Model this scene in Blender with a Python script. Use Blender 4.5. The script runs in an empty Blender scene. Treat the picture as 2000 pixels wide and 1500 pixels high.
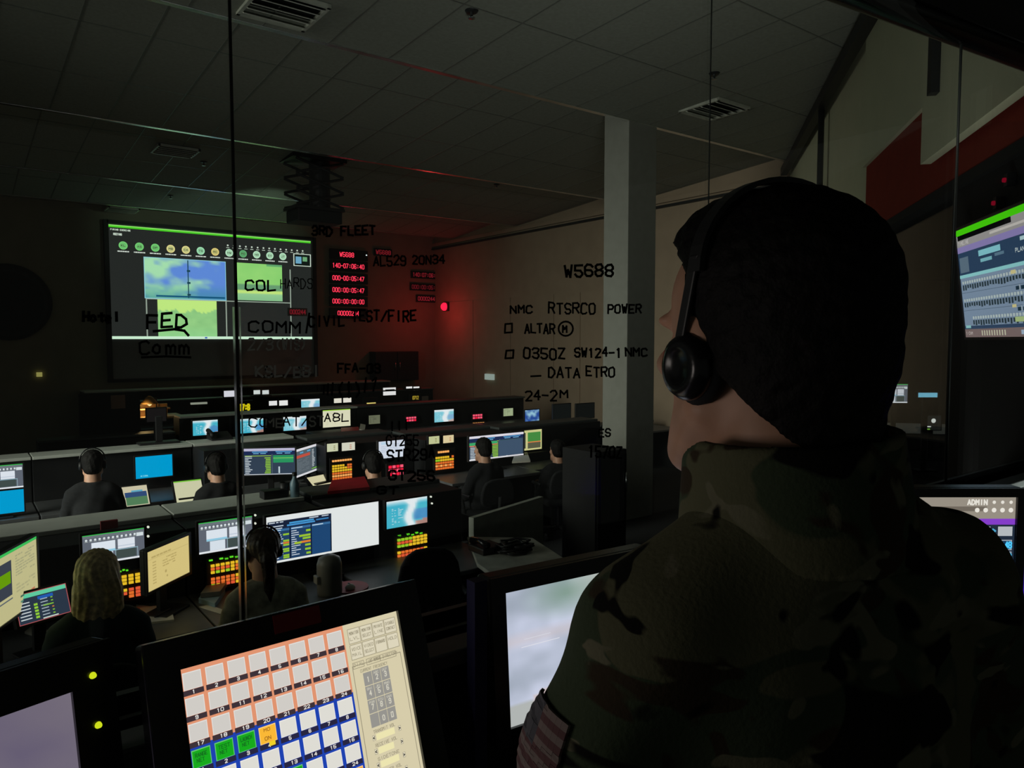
import bpy, bmesh, math, random
import numpy as np
from mathutils import Vector, Matrix

random.seed(11)
SC = bpy.context.scene
COL = SC.collection
rad = math.radians

# ------------------------------------------------------------------ camera, world, exposure
EYE = Vector((0, 0, 2.35))            # hall floor is z = 0, booth floor z = 0.70
FPX = 1444.0
YAW, PITCH = rad(37.2), rad(3.41)
cam_d = bpy.data.cameras.new('camera')
cam_d.sensor_width = 36
cam_d.lens = FPX / 2000 * 36
cam_d.clip_start = 0.02
cam = bpy.data.objects.new('camera', cam_d)
cam.location = EYE
cam.rotation_euler = (math.pi / 2 - PITCH, 0, -YAW)
COL.objects.link(cam)
SC.camera = cam
SC.view_settings.view_transform = 'Standard'
SC.view_settings.look = 'None'
SC.view_settings.exposure = 0
SC.view_settings.gamma = 1
SC.view_settings.use_curve_mapping = False
SC.cycles.max_bounces = 6
SC.cycles.transparent_max_bounces = 16
SC.cycles.sample_clamp_indirect = 3
SC.cycles.use_denoising = True

world = bpy.data.worlds.new('world')
SC.world = world
world.use_nodes = True
bg = world.node_tree.nodes['Background']
bg.inputs[0].default_value = (0.92, 1.0, 0.86, 1)
bg.inputs[1].default_value = 0.028


def area_lamp(name, loc, target, size, watts, col, spread=180):
    d = bpy.data.lights.new(name, 'AREA')
    d.shape = 'RECTANGLE'
    d.size, d.size_y = size
    d.energy = watts
    d.color = col
    d.spread = rad(spread)
    o = bpy.data.objects.new(name, d)
    o.location = loc
    o.rotation_euler = (Vector(target) - Vector(loc)).to_track_quat('-Z', 'Y').to_euler()
    COL.objects.link(o)
    return o


# dim fill lamp added out of view at the left to lift the hall
area_lamp('hall_fill_light', (-3.4, 6.5, 3.4), (9.5, 8.5, 0.2), (2.5, 5.0), 64.0, (0.95, 1.0, 0.86), 65)
# fill lamp added out of view under the window to brighten the ceiling
area_lamp('ceiling_fill_light', (2.7, 1.38, 1.45), (5.0, 4.6, 5.1), (1.8, 0.12), 19.0, (0.93, 1.0, 0.92), 105)
# fill lamp added off to the left to brighten the standing man's face
area_lamp('face_fill_light', (-0.75, 1.06, 2.1), (0.5, 0.4, 2.3), (0.5, 0.35), 1.7, (1.0, 0.9, 0.82))

# ------------------------------------------------------------------ pixel helpers
F_ = Vector((math.sin(YAW) * math.cos(PITCH), math.cos(YAW) * math.cos(PITCH), -math.sin(PITCH)))
R_ = Vector((math.cos(YAW), -math.sin(YAW), 0))
U_ = R_.cross(F_)


def ray(px, py):
    return F_ * FPX + R_ * (px - 1000) + U_ * (750 - py)


def at(px, py, Y):                    # on the vertical plane y = Y
    d = ray(px, py)
    return EYE + d * (Y / d.y)


def atz(px, py, z):                   # on the horizontal plane z
    d = ray(px, py)
    return EYE + d * ((z - EYE.z) / d.z)


def atd(px, py, depth):               # at a depth along the view axis
    return EYE + ray(px, py) * (depth / FPX)


WP = Vector((5.75, 2.9, 0))           # the angled wall of the hall
WD = Vector((0.775, 0.632, 0)).normalized()
WN = Vector((-WD.y, WD.x, 0))
WP = WP - WN * 0.15


def hitw(px, py, off=0.0):
    d = ray(px, py)
    t = ((WP + WN * off - EYE).dot(WN)) / d.dot(WN)
    return EYE + d * t


# ------------------------------------------------------------------ materials
def lin(c):
    out = []
    for x in c[:3]:
        x = x / 255.0
        out.append(x / 12.92 if x <= 0.04045 else ((x + 0.055) / 1.055) ** 2.4)
    return out


def mat(name, col, rough=0.6, metal=0.0, var=0.12, scale=9.0, bump=0.0, spec=0.5):
    """col: sRGB 0..255 reflectance"""
    m = bpy.data.materials.new(name)
    m.use_nodes = True
    nt = m.node_tree
    b = nt.nodes['Principled BSDF']
    c = lin(col)
    tc = nt.nodes.new('ShaderNodeTexCoord')
    nz = nt.nodes.new('ShaderNodeTexNoise')
    nz.inputs['Scale'].default_value = scale
    nz.inputs['Detail'].default_value = 3
    nt.links.new(tc.outputs['Object'], nz.inputs['Vector'])
    rp = nt.nodes.new('ShaderNodeValToRGB')
    rp.color_ramp.elements[0].position = 0.3
    rp.color_ramp.elements[1].position = 0.7
    rp.color_ramp.elements[0].color = [x * (1 - var) for x in c] + [1]
    rp.color_ramp.elements[1].color = [min(1, x * (1 + var)) for x in c] + [1]
    nt.links.new(nz.outputs['Fac'], rp.inputs['Fac'])
    nt.links.new(rp.outputs['Color'], b.inputs['Base Color'])
    b.inputs['Roughness'].default_value = rough
    b.inputs['Metallic'].default_value = metal
    b.inputs['Specular IOR Level'].default_value = spec
    if bump:
        bp = nt.nodes.new('ShaderNodeBump')
        bp.inputs['Strength'].default_value = bump
        bp.inputs['Distance'].default_value = 0.01
        nt.links.new(nz.outputs['Fac'], bp.inputs['Height'])
        nt.links.new(bp.outputs['Normal'], b.inputs['Normal'])
    return m


_em = {}


def em(col, k=1.0):
    key = (tuple(col), k)
    if key not in _em:
        m = bpy.data.materials.new('glow_%d_%d_%d' % tuple(col[:3]))
        m.use_nodes = True
        nt = m.node_tree
        nt.nodes.clear()
        e = nt.nodes.new('ShaderNodeEmission')
        o = nt.nodes.new('ShaderNodeOutputMaterial')
        e.inputs[0].default_value = lin(col) + [1]
        e.inputs[1].default_value = k
        nt.links.new(e.outputs[0], o.inputs[0])
        m.cycles.emission_sampling = 'NONE'
        _em[key] = m
    return _em[key]


def screen_mat():
    m = bpy.data.materials.new('lit_screen')
    m.use_nodes = True
    nt = m.node_tree
    nt.nodes.clear()
    a = nt.nodes.new('ShaderNodeAttribute')
    a.attribute_name = 'Col'
    e = nt.nodes.new('ShaderNodeEmission')
    o = nt.nodes.new('ShaderNodeOutputMaterial')
    nt.links.new(a.outputs['Color'], e.inputs[0])
    nt.links.new(e.outputs[0], o.inputs[0])
    m.cycles.emission_sampling = 'FRONT'
    return m


M_SCREEN = screen_mat()
M_BLACK = mat('black_plastic', (34, 34, 36), 0.5)
M_BLACKG = mat('glossy_black_plastic', (24, 24, 27), 0.25)
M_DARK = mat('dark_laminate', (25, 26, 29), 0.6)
M_LEDGE = mat('pale_grey_laminate', (214, 218, 210), 0.5, var=0.06)
M_LEDGED = mat('dark_grey_laminate', (70, 74, 74), 0.5)
M_DESK = mat('grey_desk_laminate', (96, 98, 100), 0.45)
M_CEIL = mat('ceiling_tile', (150, 152, 142), 0.9, var=0.08, scale=30, spec=0.2)
M_BEAM = mat('beam_plaster', (128, 130, 124), 0.8, var=0.06, spec=0.2)
M_METAL = mat('brushed_metal', (190, 195, 198), 0.28, 1.0, var=0.05)
M_EDGE = mat('polished_edge_strip', (240, 243, 243), 0.27, 1.0, var=0.25, scale=3)
M_VENT = mat('vent_white_paint', (196, 198, 186), .5)
M_TRIM = mat('ceiling_grid_metal', (150, 155, 155), 0.35, 1.0, var=0.05)
M_WALL = mat('grey_brown_wall', (156, 150, 132), 0.85, var=0.05, scale=3, spec=0.2)
M_WALLR = mat('beige_wall', (182, 160, 138), 0.85, var=0.05, scale=3, spec=0.2)
M_WHITE = mat('off_white_wall', (192, 192, 164), 0.8, var=0.03, scale=4, spec=0.2)
M_REDW = mat('red_wall', (132, 50, 38), 0.8, var=0.06, spec=0.2)
M_FLOOR = mat('dark_carpet', (40, 42, 46), 0.95, var=0.3, scale=60)
M_COLUMN = mat('column_paint', (146, 146, 139), 0.8, var=0.05, spec=0.2)
M_CLOTH = mat('black_fabric', (30, 31, 34), 0.95, var=0.2, scale=40)
M_MARK = mat('dry_marker_black', (9, 9, 10), 0.6, spec=0.2)
M_MARKLIT = mat('dry_marker_lit', (200, 205, 200), 0.8)  # black marker strokes coloured pale where they catch the light
M_PAPER = mat('paper_white', (215, 212, 200), 0.8, var=0.04)
M_BOOTH = mat('booth_dark_paint', (22, 22, 23), 0.8)
M_RED = mat('red_light_slab', (196, 26, 46), 0.5)  # red light on the ledges, put into the colour
M_SCRF = mat('projection_fabric', (150, 152, 158), 0.9, var=0.03, spec=0.1)
M_SKIN = mat('skin', (218, 166, 138), 0.5, var=0.1, scale=25)
M_HAIR = mat('dark_hair', (20, 18, 17), 0.7, var=0.35, scale=90, bump=0.4, spec=0.2)


def glass_mat():
    m = bpy.data.materials.new('window_glass')
    m.use_nodes = True
    nt = m.node_tree
    nt.nodes.clear()
    N, L = nt.nodes.new, nt.links.new
    out = N('ShaderNodeOutputMaterial')
    tr = N('ShaderNodeBsdfTransparent')
    tr.inputs[0].default_value = (0.985, 0.99, 0.985, 1)
    gl = N('ShaderNodeBsdfGlossy')
    gl.inputs['Roughness'].default_value = 0.0
    lw = N('ShaderNodeLayerWeight')
    lw.inputs[0].default_value = 0.5
    pw = N('ShaderNodeMath'); pw.operation = 'POWER'; pw.inputs[1].default_value = 5
    L(lw.outputs['Facing'], pw.inputs[0])
    ma = N('ShaderNodeMath'); ma.operation = 'MULTIPLY_ADD'
    ma.inputs[1].default_value = 0.6; ma.inputs[2].default_value = 0.03
    L(pw.outputs[0], ma.inputs[0])
    mx = N('ShaderNodeMixShader')
    L(ma.outputs[0], mx.inputs[0]); L(tr.outputs[0], mx.inputs[1]); L(gl.outputs[0], mx.inputs[2])
    # finger smears: patches of thin grease that scatter light coming through the pane
    tl = N('ShaderNodeBsdfTranslucent')
    tl.inputs[0].default_value = (0.72, 0.9, 1, 1)
    tc = N('ShaderNodeTexCoord')
    nz = N('ShaderNodeTexNoise'); nz.inputs['Scale'].default_value = 14; nz.inputs['Detail'].default_value = 5
    nz.inputs['Distortion'].default_value = 1.5
    L(tc.outputs['Object'], nz.inputs['Vector'])
    acc = None
    for (px, py, r) in ((835, 900, 0.11), (860, 1010, 0.13), (745, 820, 0.07), (690, 880, 0.06), (1225, 870, 0.07), (975, 960, 0.1)):
        p = at(px, py, GY)
        ds = N('ShaderNodeVectorMath'); ds.operation = 'DISTANCE'
        ds.inputs[1].default_value = p
        L(tc.outputs['Object'], ds.inputs[0])
        mr = N('ShaderNodeMapRange')
        mr.inputs[1].default_value = 0; mr.inputs[2].default_value = r
        mr.inputs[3].default_value = 1; mr.inputs[4].default_value = 0
        L(ds.outputs['Value'], mr.inputs[0])
        if acc is None:
            acc = mr.outputs[0]
        else:
            mxm = N('ShaderNodeMath'); mxm.operation = 'MAXIMUM'
            L(acc, mxm.inputs[0]); L(mr.outputs[0], mxm.inputs[1]); acc = mxm.outputs[0]
    mp = N('ShaderNodeMapRange')
    mp.inputs[1].default_value = 0.3; mp.inputs[2].default_value = 0.7
    mp.inputs[3].default_value = 0.0; mp.inputs[4].default_value = 0.55
    L(nz.outputs['Fac'], mp.inputs[0])
    ml = N('ShaderNodeMath'); ml.operation = 'MULTIPLY'
    L(acc, ml.inputs[0]); L(mp.outputs[0], ml.inputs[1])
    mx2 = N('ShaderNodeMixShader')
    L(ml.outputs[0], mx2.inputs[0]); L(mx.outputs[0], mx2.inputs[1]); L(tl.outputs[0], mx2.inputs[2])
    L(mx2.outputs[0], out.inputs[0])
    return m


GY = 1.2                              # the booth window stands on y = GY
M_GLASS = glass_mat()


def rod_mat():
    m = bpy.data.materials.new('pale_edge_glint')  # pale translucent tone for the glint along the pane joints
    m.use_nodes = True
    nt = m.node_tree
    nt.nodes.clear()
    N, L = nt.nodes.new, nt.links.new
    out, ad = N('ShaderNodeOutputMaterial'), N('ShaderNodeMixShader')
    tl, gl = N('ShaderNodeBsdfTranslucent'), N('ShaderNodeBsdfRefraction')
    tl.inputs[0].default_value = (1, 1, 1, 1)
    gl.inputs[0].default_value = (1, 1, 1, 1); gl.inputs['Roughness'].default_value = 0.5; gl.inputs['IOR'].default_value = 1.05
    L(tl.outputs[0], ad.inputs[1]); L(gl.outputs[0], ad.inputs[2]); ad.inputs[0].default_value = 0.65
    L(ad.outputs[0], out.inputs[0])
    return m


M_ROD = rod_mat()


def camo_mat():
    m = bpy.data.materials.new('camouflage_cloth')
    m.use_nodes = True
    nt = m.node_tree
    N, L = nt.nodes.new, nt.links.new
    b = nt.nodes['Principled BSDF']
    b.inputs['Roughness'].default_value = 0.95
    b.inputs['Specular IOR Level'].default_value = 0.15
    tc = N('ShaderNodeTexCoord')
    cur = None
    base = lin((104, 104, 80)) + [1]
    for i, (col, sc, th) in enumerate((((72, 84, 64), 7.0, 0.5), ((66, 57, 44), 9.0, 0.56), ((122, 120, 98), 12.0, 0.63), ((26, 26, 24), 10.0, 0.6))):
        mp = N('ShaderNodeMapping')
        mp.inputs['Location'].default_value = (3.1 * i, 1.7 * i, 5.3 * i)
        mp.inputs['Scale'].default_value = (1, 1, 1.5)
        L(tc.outputs['Object'], mp.inputs[0])
        nz = N('ShaderNodeTexNoise')
        nz.inputs['Scale'].default_value = sc
        nz.inputs['Detail'].default_value = 2
        nz.inputs['Distortion'].default_value = 0.8
        L(mp.outputs[0], nz.inputs['Vector'])
        mr = N('ShaderNodeMapRange')
        mr.inputs[1].default_value = th - 0.012; mr.inputs[2].default_value = th + 0.012
        L(nz.outputs['Fac'], mr.inputs[0])
        mx = N('ShaderNodeMix'); mx.data_type = 'RGBA'
        L(mr.outputs[0], mx.inputs[0])
        if cur is None:
            mx.inputs[6].default_value = base
        else:
            L(cur, mx.inputs[6])
        mx.inputs[7].default_value = lin(col) + [1]
        cur = mx.outputs[2]
    L(cur, b.inputs['Base Color'])
    wv = N('ShaderNodeTexNoise'); wv.inputs['Scale'].default_value = 220
    L(tc.outputs['Object'], wv.inputs['Vector'])
    bp = N('ShaderNodeBump'); bp.inputs['Strength'].default_value = 0.25; bp.inputs['Distance'].default_value = 0.003
    L(wv.outputs['Fac'], bp.inputs['Height']); L(bp.outputs[0], b.inputs['Normal'])
    return m


M_CAMO = camo_mat()

# ------------------------------------------------------------------ mesh builder
WL = {}                               # world location of every linked object


class MB:
    def __init__(s):
        s.v, s.f, s.m, s.c = [], [], [], []

    def face(s, pts, mi=0, col=None):
        n = len(s.v)
        s.v += [Vector(p) for p in pts]
        s.f.append(tuple(range(n, n + len(pts))))
        s.m.append(mi); s.c.append(col)
        return s

    def obox(s, c, ex, ey, ez, mi=0, col=None):
        c = Vector(c)
        n = len(s.v)
        for k in (-1, 1):
            for j in (-1, 1):
                for i in (-1, 1):
                    s.v.append(c + ex * i + ey * j + ez * k)
        for q in ((0, 2, 3, 1), (4, 5, 7, 6), (0, 1, 5, 4), (2, 6, 7, 3), (0, 4, 6, 2), (1, 3, 7, 5)):
            s.f.append(tuple(n + i for i in q)); s.m.append(mi); s.c.append(col)
        return s

    def box(s, x0, y0, z0, x1, y1, z1, mi=0):
        return s.obox(((x0 + x1) / 2, (y0 + y1) / 2, (z0 + z1) / 2), Vector(((x1 - x0) / 2, 0, 0)),
                      Vector((0, (y1 - y0) / 2, 0)), Vector((0, 0, (z1 - z0) / 2)), mi)

    def tube(s, pts, r, seg=10, mi=0, caps=True):
        pts = [Vector(p) for p in pts]
        rs = r if isinstance(r, (list, tuple)) else [r] * len(pts)
        n = len(s.v)
        prev = None
        for i, p in enumerate(pts):
            t = (pts[min(i + 1, len(pts) - 1)] - pts[max(i - 1, 0)]).normalized()
            if prev is None:
                a = t.orthogonal().normalized()
            else:
                a = (prev - t * prev.dot(t)).normalized()
            prev = a
            b = t.cross(a)
            for k in range(seg):
                w = 2 * math.pi * k / seg
                s.v.append(p + (a * math.cos(w) + b * math.sin(w)) * rs[i])
        for i in range(len(pts) - 1):
            for k in range(seg):
                k2 = (k + 1) % seg
                s.f.append((n + i * seg + k, n + i * seg + k2, n + (i + 1) * seg + k2, n + (i + 1) * seg + k))
                s.m.append(mi); s.c.append(None)
        if caps:
            s.f.append(tuple(n + k for k in range(seg))[::-1]); s.m.append(mi); s.c.append(None)
            e = n + (len(pts) - 1) * seg
            s.f.append(tuple(e + k for k in range(seg))); s.m.append(mi); s.c.append(None)
        return s

    def lathe(s, c, prof, axis=Vector((0, 0, 1)), seg=24, mi=0):
        """prof: list of (radius, height along axis)"""
        c = Vector(c)
        axis = Vector(axis).normalized()
        a = axis.orthogonal().normalized(); b = axis.cross(a)
        n = len(s.v)
        for (r, h) in prof:
            for k in range(seg):
                w = 2 * math.pi * k / seg
                s.v.append(c + axis * h + (a * math.cos(w) + b * math.sin(w)) * max(r, 1e-4))
        for i in range(len(prof) - 1):
            for k in range(seg):
                k2 = (k + 1) % seg
                s.f.append((n + i * seg + k, n + i * seg + k2, n + (i + 1) * seg + k2, n + (i + 1) * seg + k))
                s.m.append(mi); s.c.append(None)
        return s

    def prism(s, poly, ext, mi=0):
        """poly: 3D polygon, ext: extrusion vector"""
        poly = [Vector(p) for p in poly]
        ext = Vector(ext)
        n = len(s.v); k = len(poly)
        s.v += poly + [p + ext for p in poly]
        s.f.append(tuple(n + i for i in range(k))); s.m.append(mi); s.c.append(None)
        s.f.append(tuple(n + k + i for i in range(k))[::-1]); s.m.append(mi); s.c.append(None)
        for i in range(k):
            j = (i + 1) % k
            s.f.append((n + j, n + i, n + k + i, n + k + j)); s.m.append(mi); s.c.append(None)
        return s


def finish(name, me, parent, origin):
    o = bpy.data.objects.new(name, me)
    COL.objects.link(o)
    if parent is not None:
        o.parent = parent
        o.location = origin - WL[parent.name]
    else:
        o.location = origin
    WL[o.name] = origin.copy()
    return o


def build(name, mb, mats, parent=None, smooth=False, bevel=0.0, origin=None, fixn=False):
    if not isinstance(mats, (list, tuple)):
        mats = [mats]
    vs = mb.v
    if origin is None:
        if parent is not None and name in ('screen',):
            origin = WL[parent.name]
        xs = [v.x for v in vs]; ys = [v.y for v in vs]; zs = [v.z for v in vs]
        origin = Vector(((min(xs) + max(xs)) / 2, (min(ys) + max(ys)) / 2, min(zs)))
    origin = Vector(origin)
    me = bpy.data.meshes.new(name)
    me.from_pydata([tuple(v - origin) for v in vs], [], mb.f)
    for m in mats:
        me.materials.append(m)
    me.polygons.foreach_set('material_index', mb.m)
    if any(c is not None for c in mb.c):
        at_ = me.color_attributes.new('Col', 'FLOAT_COLOR', 'CORNER')
        buf = []
        for p, c in zip(me.polygons, mb.c):
            c = c if c is not None else (0, 0, 0)
            if isinstance(c[0], list):
                for q in c:
                    buf += q + [1.0]
                continue
            for _ in range(p.loop_total):
                buf += [c[0], c[1], c[2], 1.0]
        at_.data.foreach_set('color', buf)
    if smooth:
        me.polygons.foreach_set('use_smooth', [True] * len(me.polygons))
    me.update()
    if fixn:
        bm = bmesh.new(); bm.from_mesh(me)
        bmesh.ops.recalc_face_normals(bm, faces=bm.faces)
        bm.to_mesh(me); bm.free()
    o = finish(name, me, parent, origin)
    if bevel:
        md = o.modifiers.new('edge', 'BEVEL')
        md.width = bevel; md.segments = 2; md.limit_method = 'ANGLE'
    return o


def tag(o, label, cat, group=None):
    o['label'] = label
    o['category'] = cat
    if group:
        o['group'] = group
    return o


def thing(name, label, cat, loc, group=None):
    o = bpy.data.objects.new(name, None)
    o.empty_display_size = 0.05
    COL.objects.link(o)
    o.location = Vector(loc)
    WL[o.name] = Vector(loc)
    return tag(o, label, cat, group)


def struct(o):
    o['kind'] = 'structure'
    return o


# ------------------------------------------------------------------ stroke lettering
GL = {'A': '00 26 40|12 32', 'B': '00 06 36 45 44 33 03|33 42 41 30 00', 'C': '45 36 16 05 01 10 30 41', 'D': '00 06 26 44 42 20 00',
      'E': '40 00 06 46|03 33', 'F': '00 06 46|03 33', 'G': '45 36 16 05 01 10 30 41 43 23', 'H': '00 06|40 46|03 43', 'I': '20 26',
      'J': '46 41 30 10 01', 'K': '00 06|46 03 40', 'L': '06 00 40', 'M': '00 06 23 46 40', 'N': '00 06 40 46',
      'O': '10 01 05 16 36 45 41 30 10', 'P': '00 06 36 45 44 33 03', 'Q': '10 01 05 16 36 45 41 30 10|31 40',
      'R': '00 06 36 45 44 33 03|23 40', 'S': '45 36 16 05 04 13 33 42 41 30 10 01', 'T': '06 46|26 20', 'U': '06 01 10 30 41 46',
      'V': '06 20 46', 'W': '06 10 24 30 46', 'X': '00 46|06 40', 'Y': '06 23 46|23 20', 'Z': '06 46 00 40',
      '0': '10 01 05 16 36 45 41 30 10', '1': '15 26 20', '2': '05 16 36 45 44 00 40', '3': '05 16 36 45 44 33 42 41 30 10 01|13 33',
      '4': '30 36 02 42', '5': '46 06 03 33 42 41 30 10 01', '6': '45 36 16 05 01 10 30 41 42 33 03', '7': '06 46 10',
      '8': '13 04 05 16 36 45 44 33 13 02 01 10 30 41 42 33', '9': '01 10 30 41 45 36 16 05 04 13 43', '-': '03 43', ':': '21 22|24 25',
      '/': '00 46', '.': '20 21', '(': '36 14 12 30', ')': '16 34 32 10', '>': '01 43 05', '<': '41 03 45', '#': '00 40 46 06 00',
      'c': '33 24 14 03 01 10 20 31', 'o': '10 01 03 14 24 33 31 20 10', 'm': '00 04|03 14 23 20|23 34 43 40', 'h': '00 06|03 24 33 30',
      't': '26 21 30|04 44', 'e': '02 32 33 24 14 03 01 10 30', 'l': '26 20', '+': '05 25'}


def text_lines(txt, x0, y0, w, h, jit=0.0, slant=0.0, rnd=None, up=1):
    """polylines of txt in a box whose bottom left corner is (x0, y0); y grows by up"""
    n = len(txt)
    cw = w / max(n - 0.3, 1)
    out = []
    for i, ch in enumerate(txt):
        g = GL.get(ch)
        if not g:
            continue
        ox = x0 + i * cw
        dy = (rnd.uniform(-jit, jit) * h) if rnd else 0
        for st in g.split('|'):
            pl = []
            for pt in st.split():
                a, b = int(pt[0]) / 4, int(pt[1]) / 6
                if rnd:
                    a += rnd.uniform(-jit, jit) * 0.6; b += rnd.uniform(-jit, jit) * 0.6
                pl.append((ox + a * cw * 0.7 + slant * b * h, y0 + up * (b * h + dy)))
            out.append(pl)
    return out


def ribbon(mb, pl, hw, fn, mi=0, col=None):
    """flat stroke along the 2D polyline pl, mapped to 3D by fn"""
    for (x0, y0), (x1, y1) in zip(pl, pl[1:]):
        dx, dy = x1 - x0, y1 - y0
        L = math.hypot(dx, dy) or 1e-6
        dx, dy = dx / L * hw, dy / L * hw
        a0, b0, a1, b1 = x0 - dx * 0.7, y0 - dy * 0.7, x1 + dx * 0.7, y1 + dy * 0.7
        mb.face([fn(a0 - dy, b0 + dx), fn(a0 + dy, b0 - dx), fn(a1 + dy, b1 - dx), fn(a1 - dy, b1 + dx)], mi, col)


# ------------------------------------------------------------------ screens
def vnoise(x, y, seed=0):
    def h(i, j):
        n = math.sin(i * 127.1 + j * 311.7 + seed * 74.7) * 43758.5453
        return n - math.floor(n)
    i, j = math.floor(x), math.floor(y)
    fx, fy = x - i, y - j
    fx, fy = fx * fx * (3 - 2 * fx), fy * fy * (3 - 2 * fy)
    return (h(i, j) * (1 - fx) + h(i + 1, j) * fx) * (1 - fy) + (h(i, j + 1) * (1 - fx) + h(i + 1, j + 1) * fx) * fy


def fbm(x, y, seed=0):
    return 0.55 * vnoise(x, y, seed) + 0.3 * vnoise(2.1 * x, 2.1 * y, seed + 3) + 0.15 * vnoise(4.3 * x, 4.3 * y, seed + 7)


def mixc(a, b, t):
    t = max(0, min(1, t))
    return tuple(p + (q - p) * t for p, q in zip(a, b))


class Scr:
    def __init__(s, tl, ex, dn, w, h, n, step=0.0003):
        s.tl, s.ex, s.dn, s.w, s.h, s.n, s.step = Vector(tl), Vector(ex), Vector(dn), w, h, Vector(n), step
        s.mb = MB()

    def P(s, x, y, lay):
        return s.tl + s.ex * x + s.dn * y + s.n * (s.step * lay)

    def rect(s, u0, v0, u1, v1, col, lay=1):
        a, b, c, d = u0 * s.w, v0 * s.h, u1 * s.w, v1 * s.h
        s.mb.face([s.P(a, b, lay), s.P(a, d, lay), s.P(c, d, lay), s.P(c, b, lay)], 0, lin(col))

    def disc(s, u, v, r, col, lay=2, seg=12):
        pts = []
        for k in range(seg):
            w = -2 * math.pi * k / seg
            pts.append(s.P(u * s.w + r * s.h * math.cos(w), v * s.h + r * s.h * math.sin(w) * 1.0, lay))
        s.mb.face(pts[::-1], 0, lin(col))

    def frame(s, u0, v0, u1, v1, t, col, lay=3):
        tu = t * s.h / s.w
        s.rect(u0, v0, u1, v0 + t, col, lay); s.rect(u0, v1 - t, u1, v1, col, lay)
        s.rect(u0, v0, u0 + tu, v1, col, lay); s.rect(u1 - tu, v0, u1, v1, col, lay)

    def text(s, txt, u, v, wu, hv, col, th=0.12, lay=3):
        """top-left corner (u, v), width wu (u units), height hv (v units)"""
        for pl in text_lines(txt, u * s.w, (v + hv) * s.h, wu * s.w, hv * s.h, up=-1):
            ribbon(s.mb, pl, hv * s.h * th * 0.5, lambda x, y: s.P(x, y, lay), 0, lin(col))

    def image(s, u0, v0, u1, v1, fn, nu=16, nv=12, lay=1):
        for j in range(nv):
            for i in range(nu):
                a, b = i / nu, j / nv
                c = [lin(fn(a + da / nu, b + db / nv)) for da, db in ((0, 0), (0, 1), (1, 1), (1, 0))]
                x0, y0, x1, y1 = (u0 + (u1 - u0) * a) * s.w, (v0 + (v1 - v0) * b) * s.h, (u0 + (u1 - u0) * (a + 1 / nu)) * s.w, (v0 + (v1 - v0) * (b + 1 / nv)) * s.h
                s.mb.face([s.P(x0, y0, lay), s.P(x0, y1, lay), s.P(x1, y1, lay), s.P(x1, y0, lay)], 0, c)

    def dashes(s, u0, v0, u1, v1, rows, col, fill=0.5, lay=2, seed=0, dens=0.8):
        r = random.Random(seed)
        p = (v1 - v0) / rows
        for k in range(rows):
            u = u0
            while u < u1:
                w = r.uniform(0.06, 0.25) * (u1 - u0)
                if r.random() < dens:
                    s.rect(u, v0 + k * p, min(u + w, u1), v0 + (k + fill) * p, col, lay)
                u += w + 0.03 * (u1 - u0)


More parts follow.
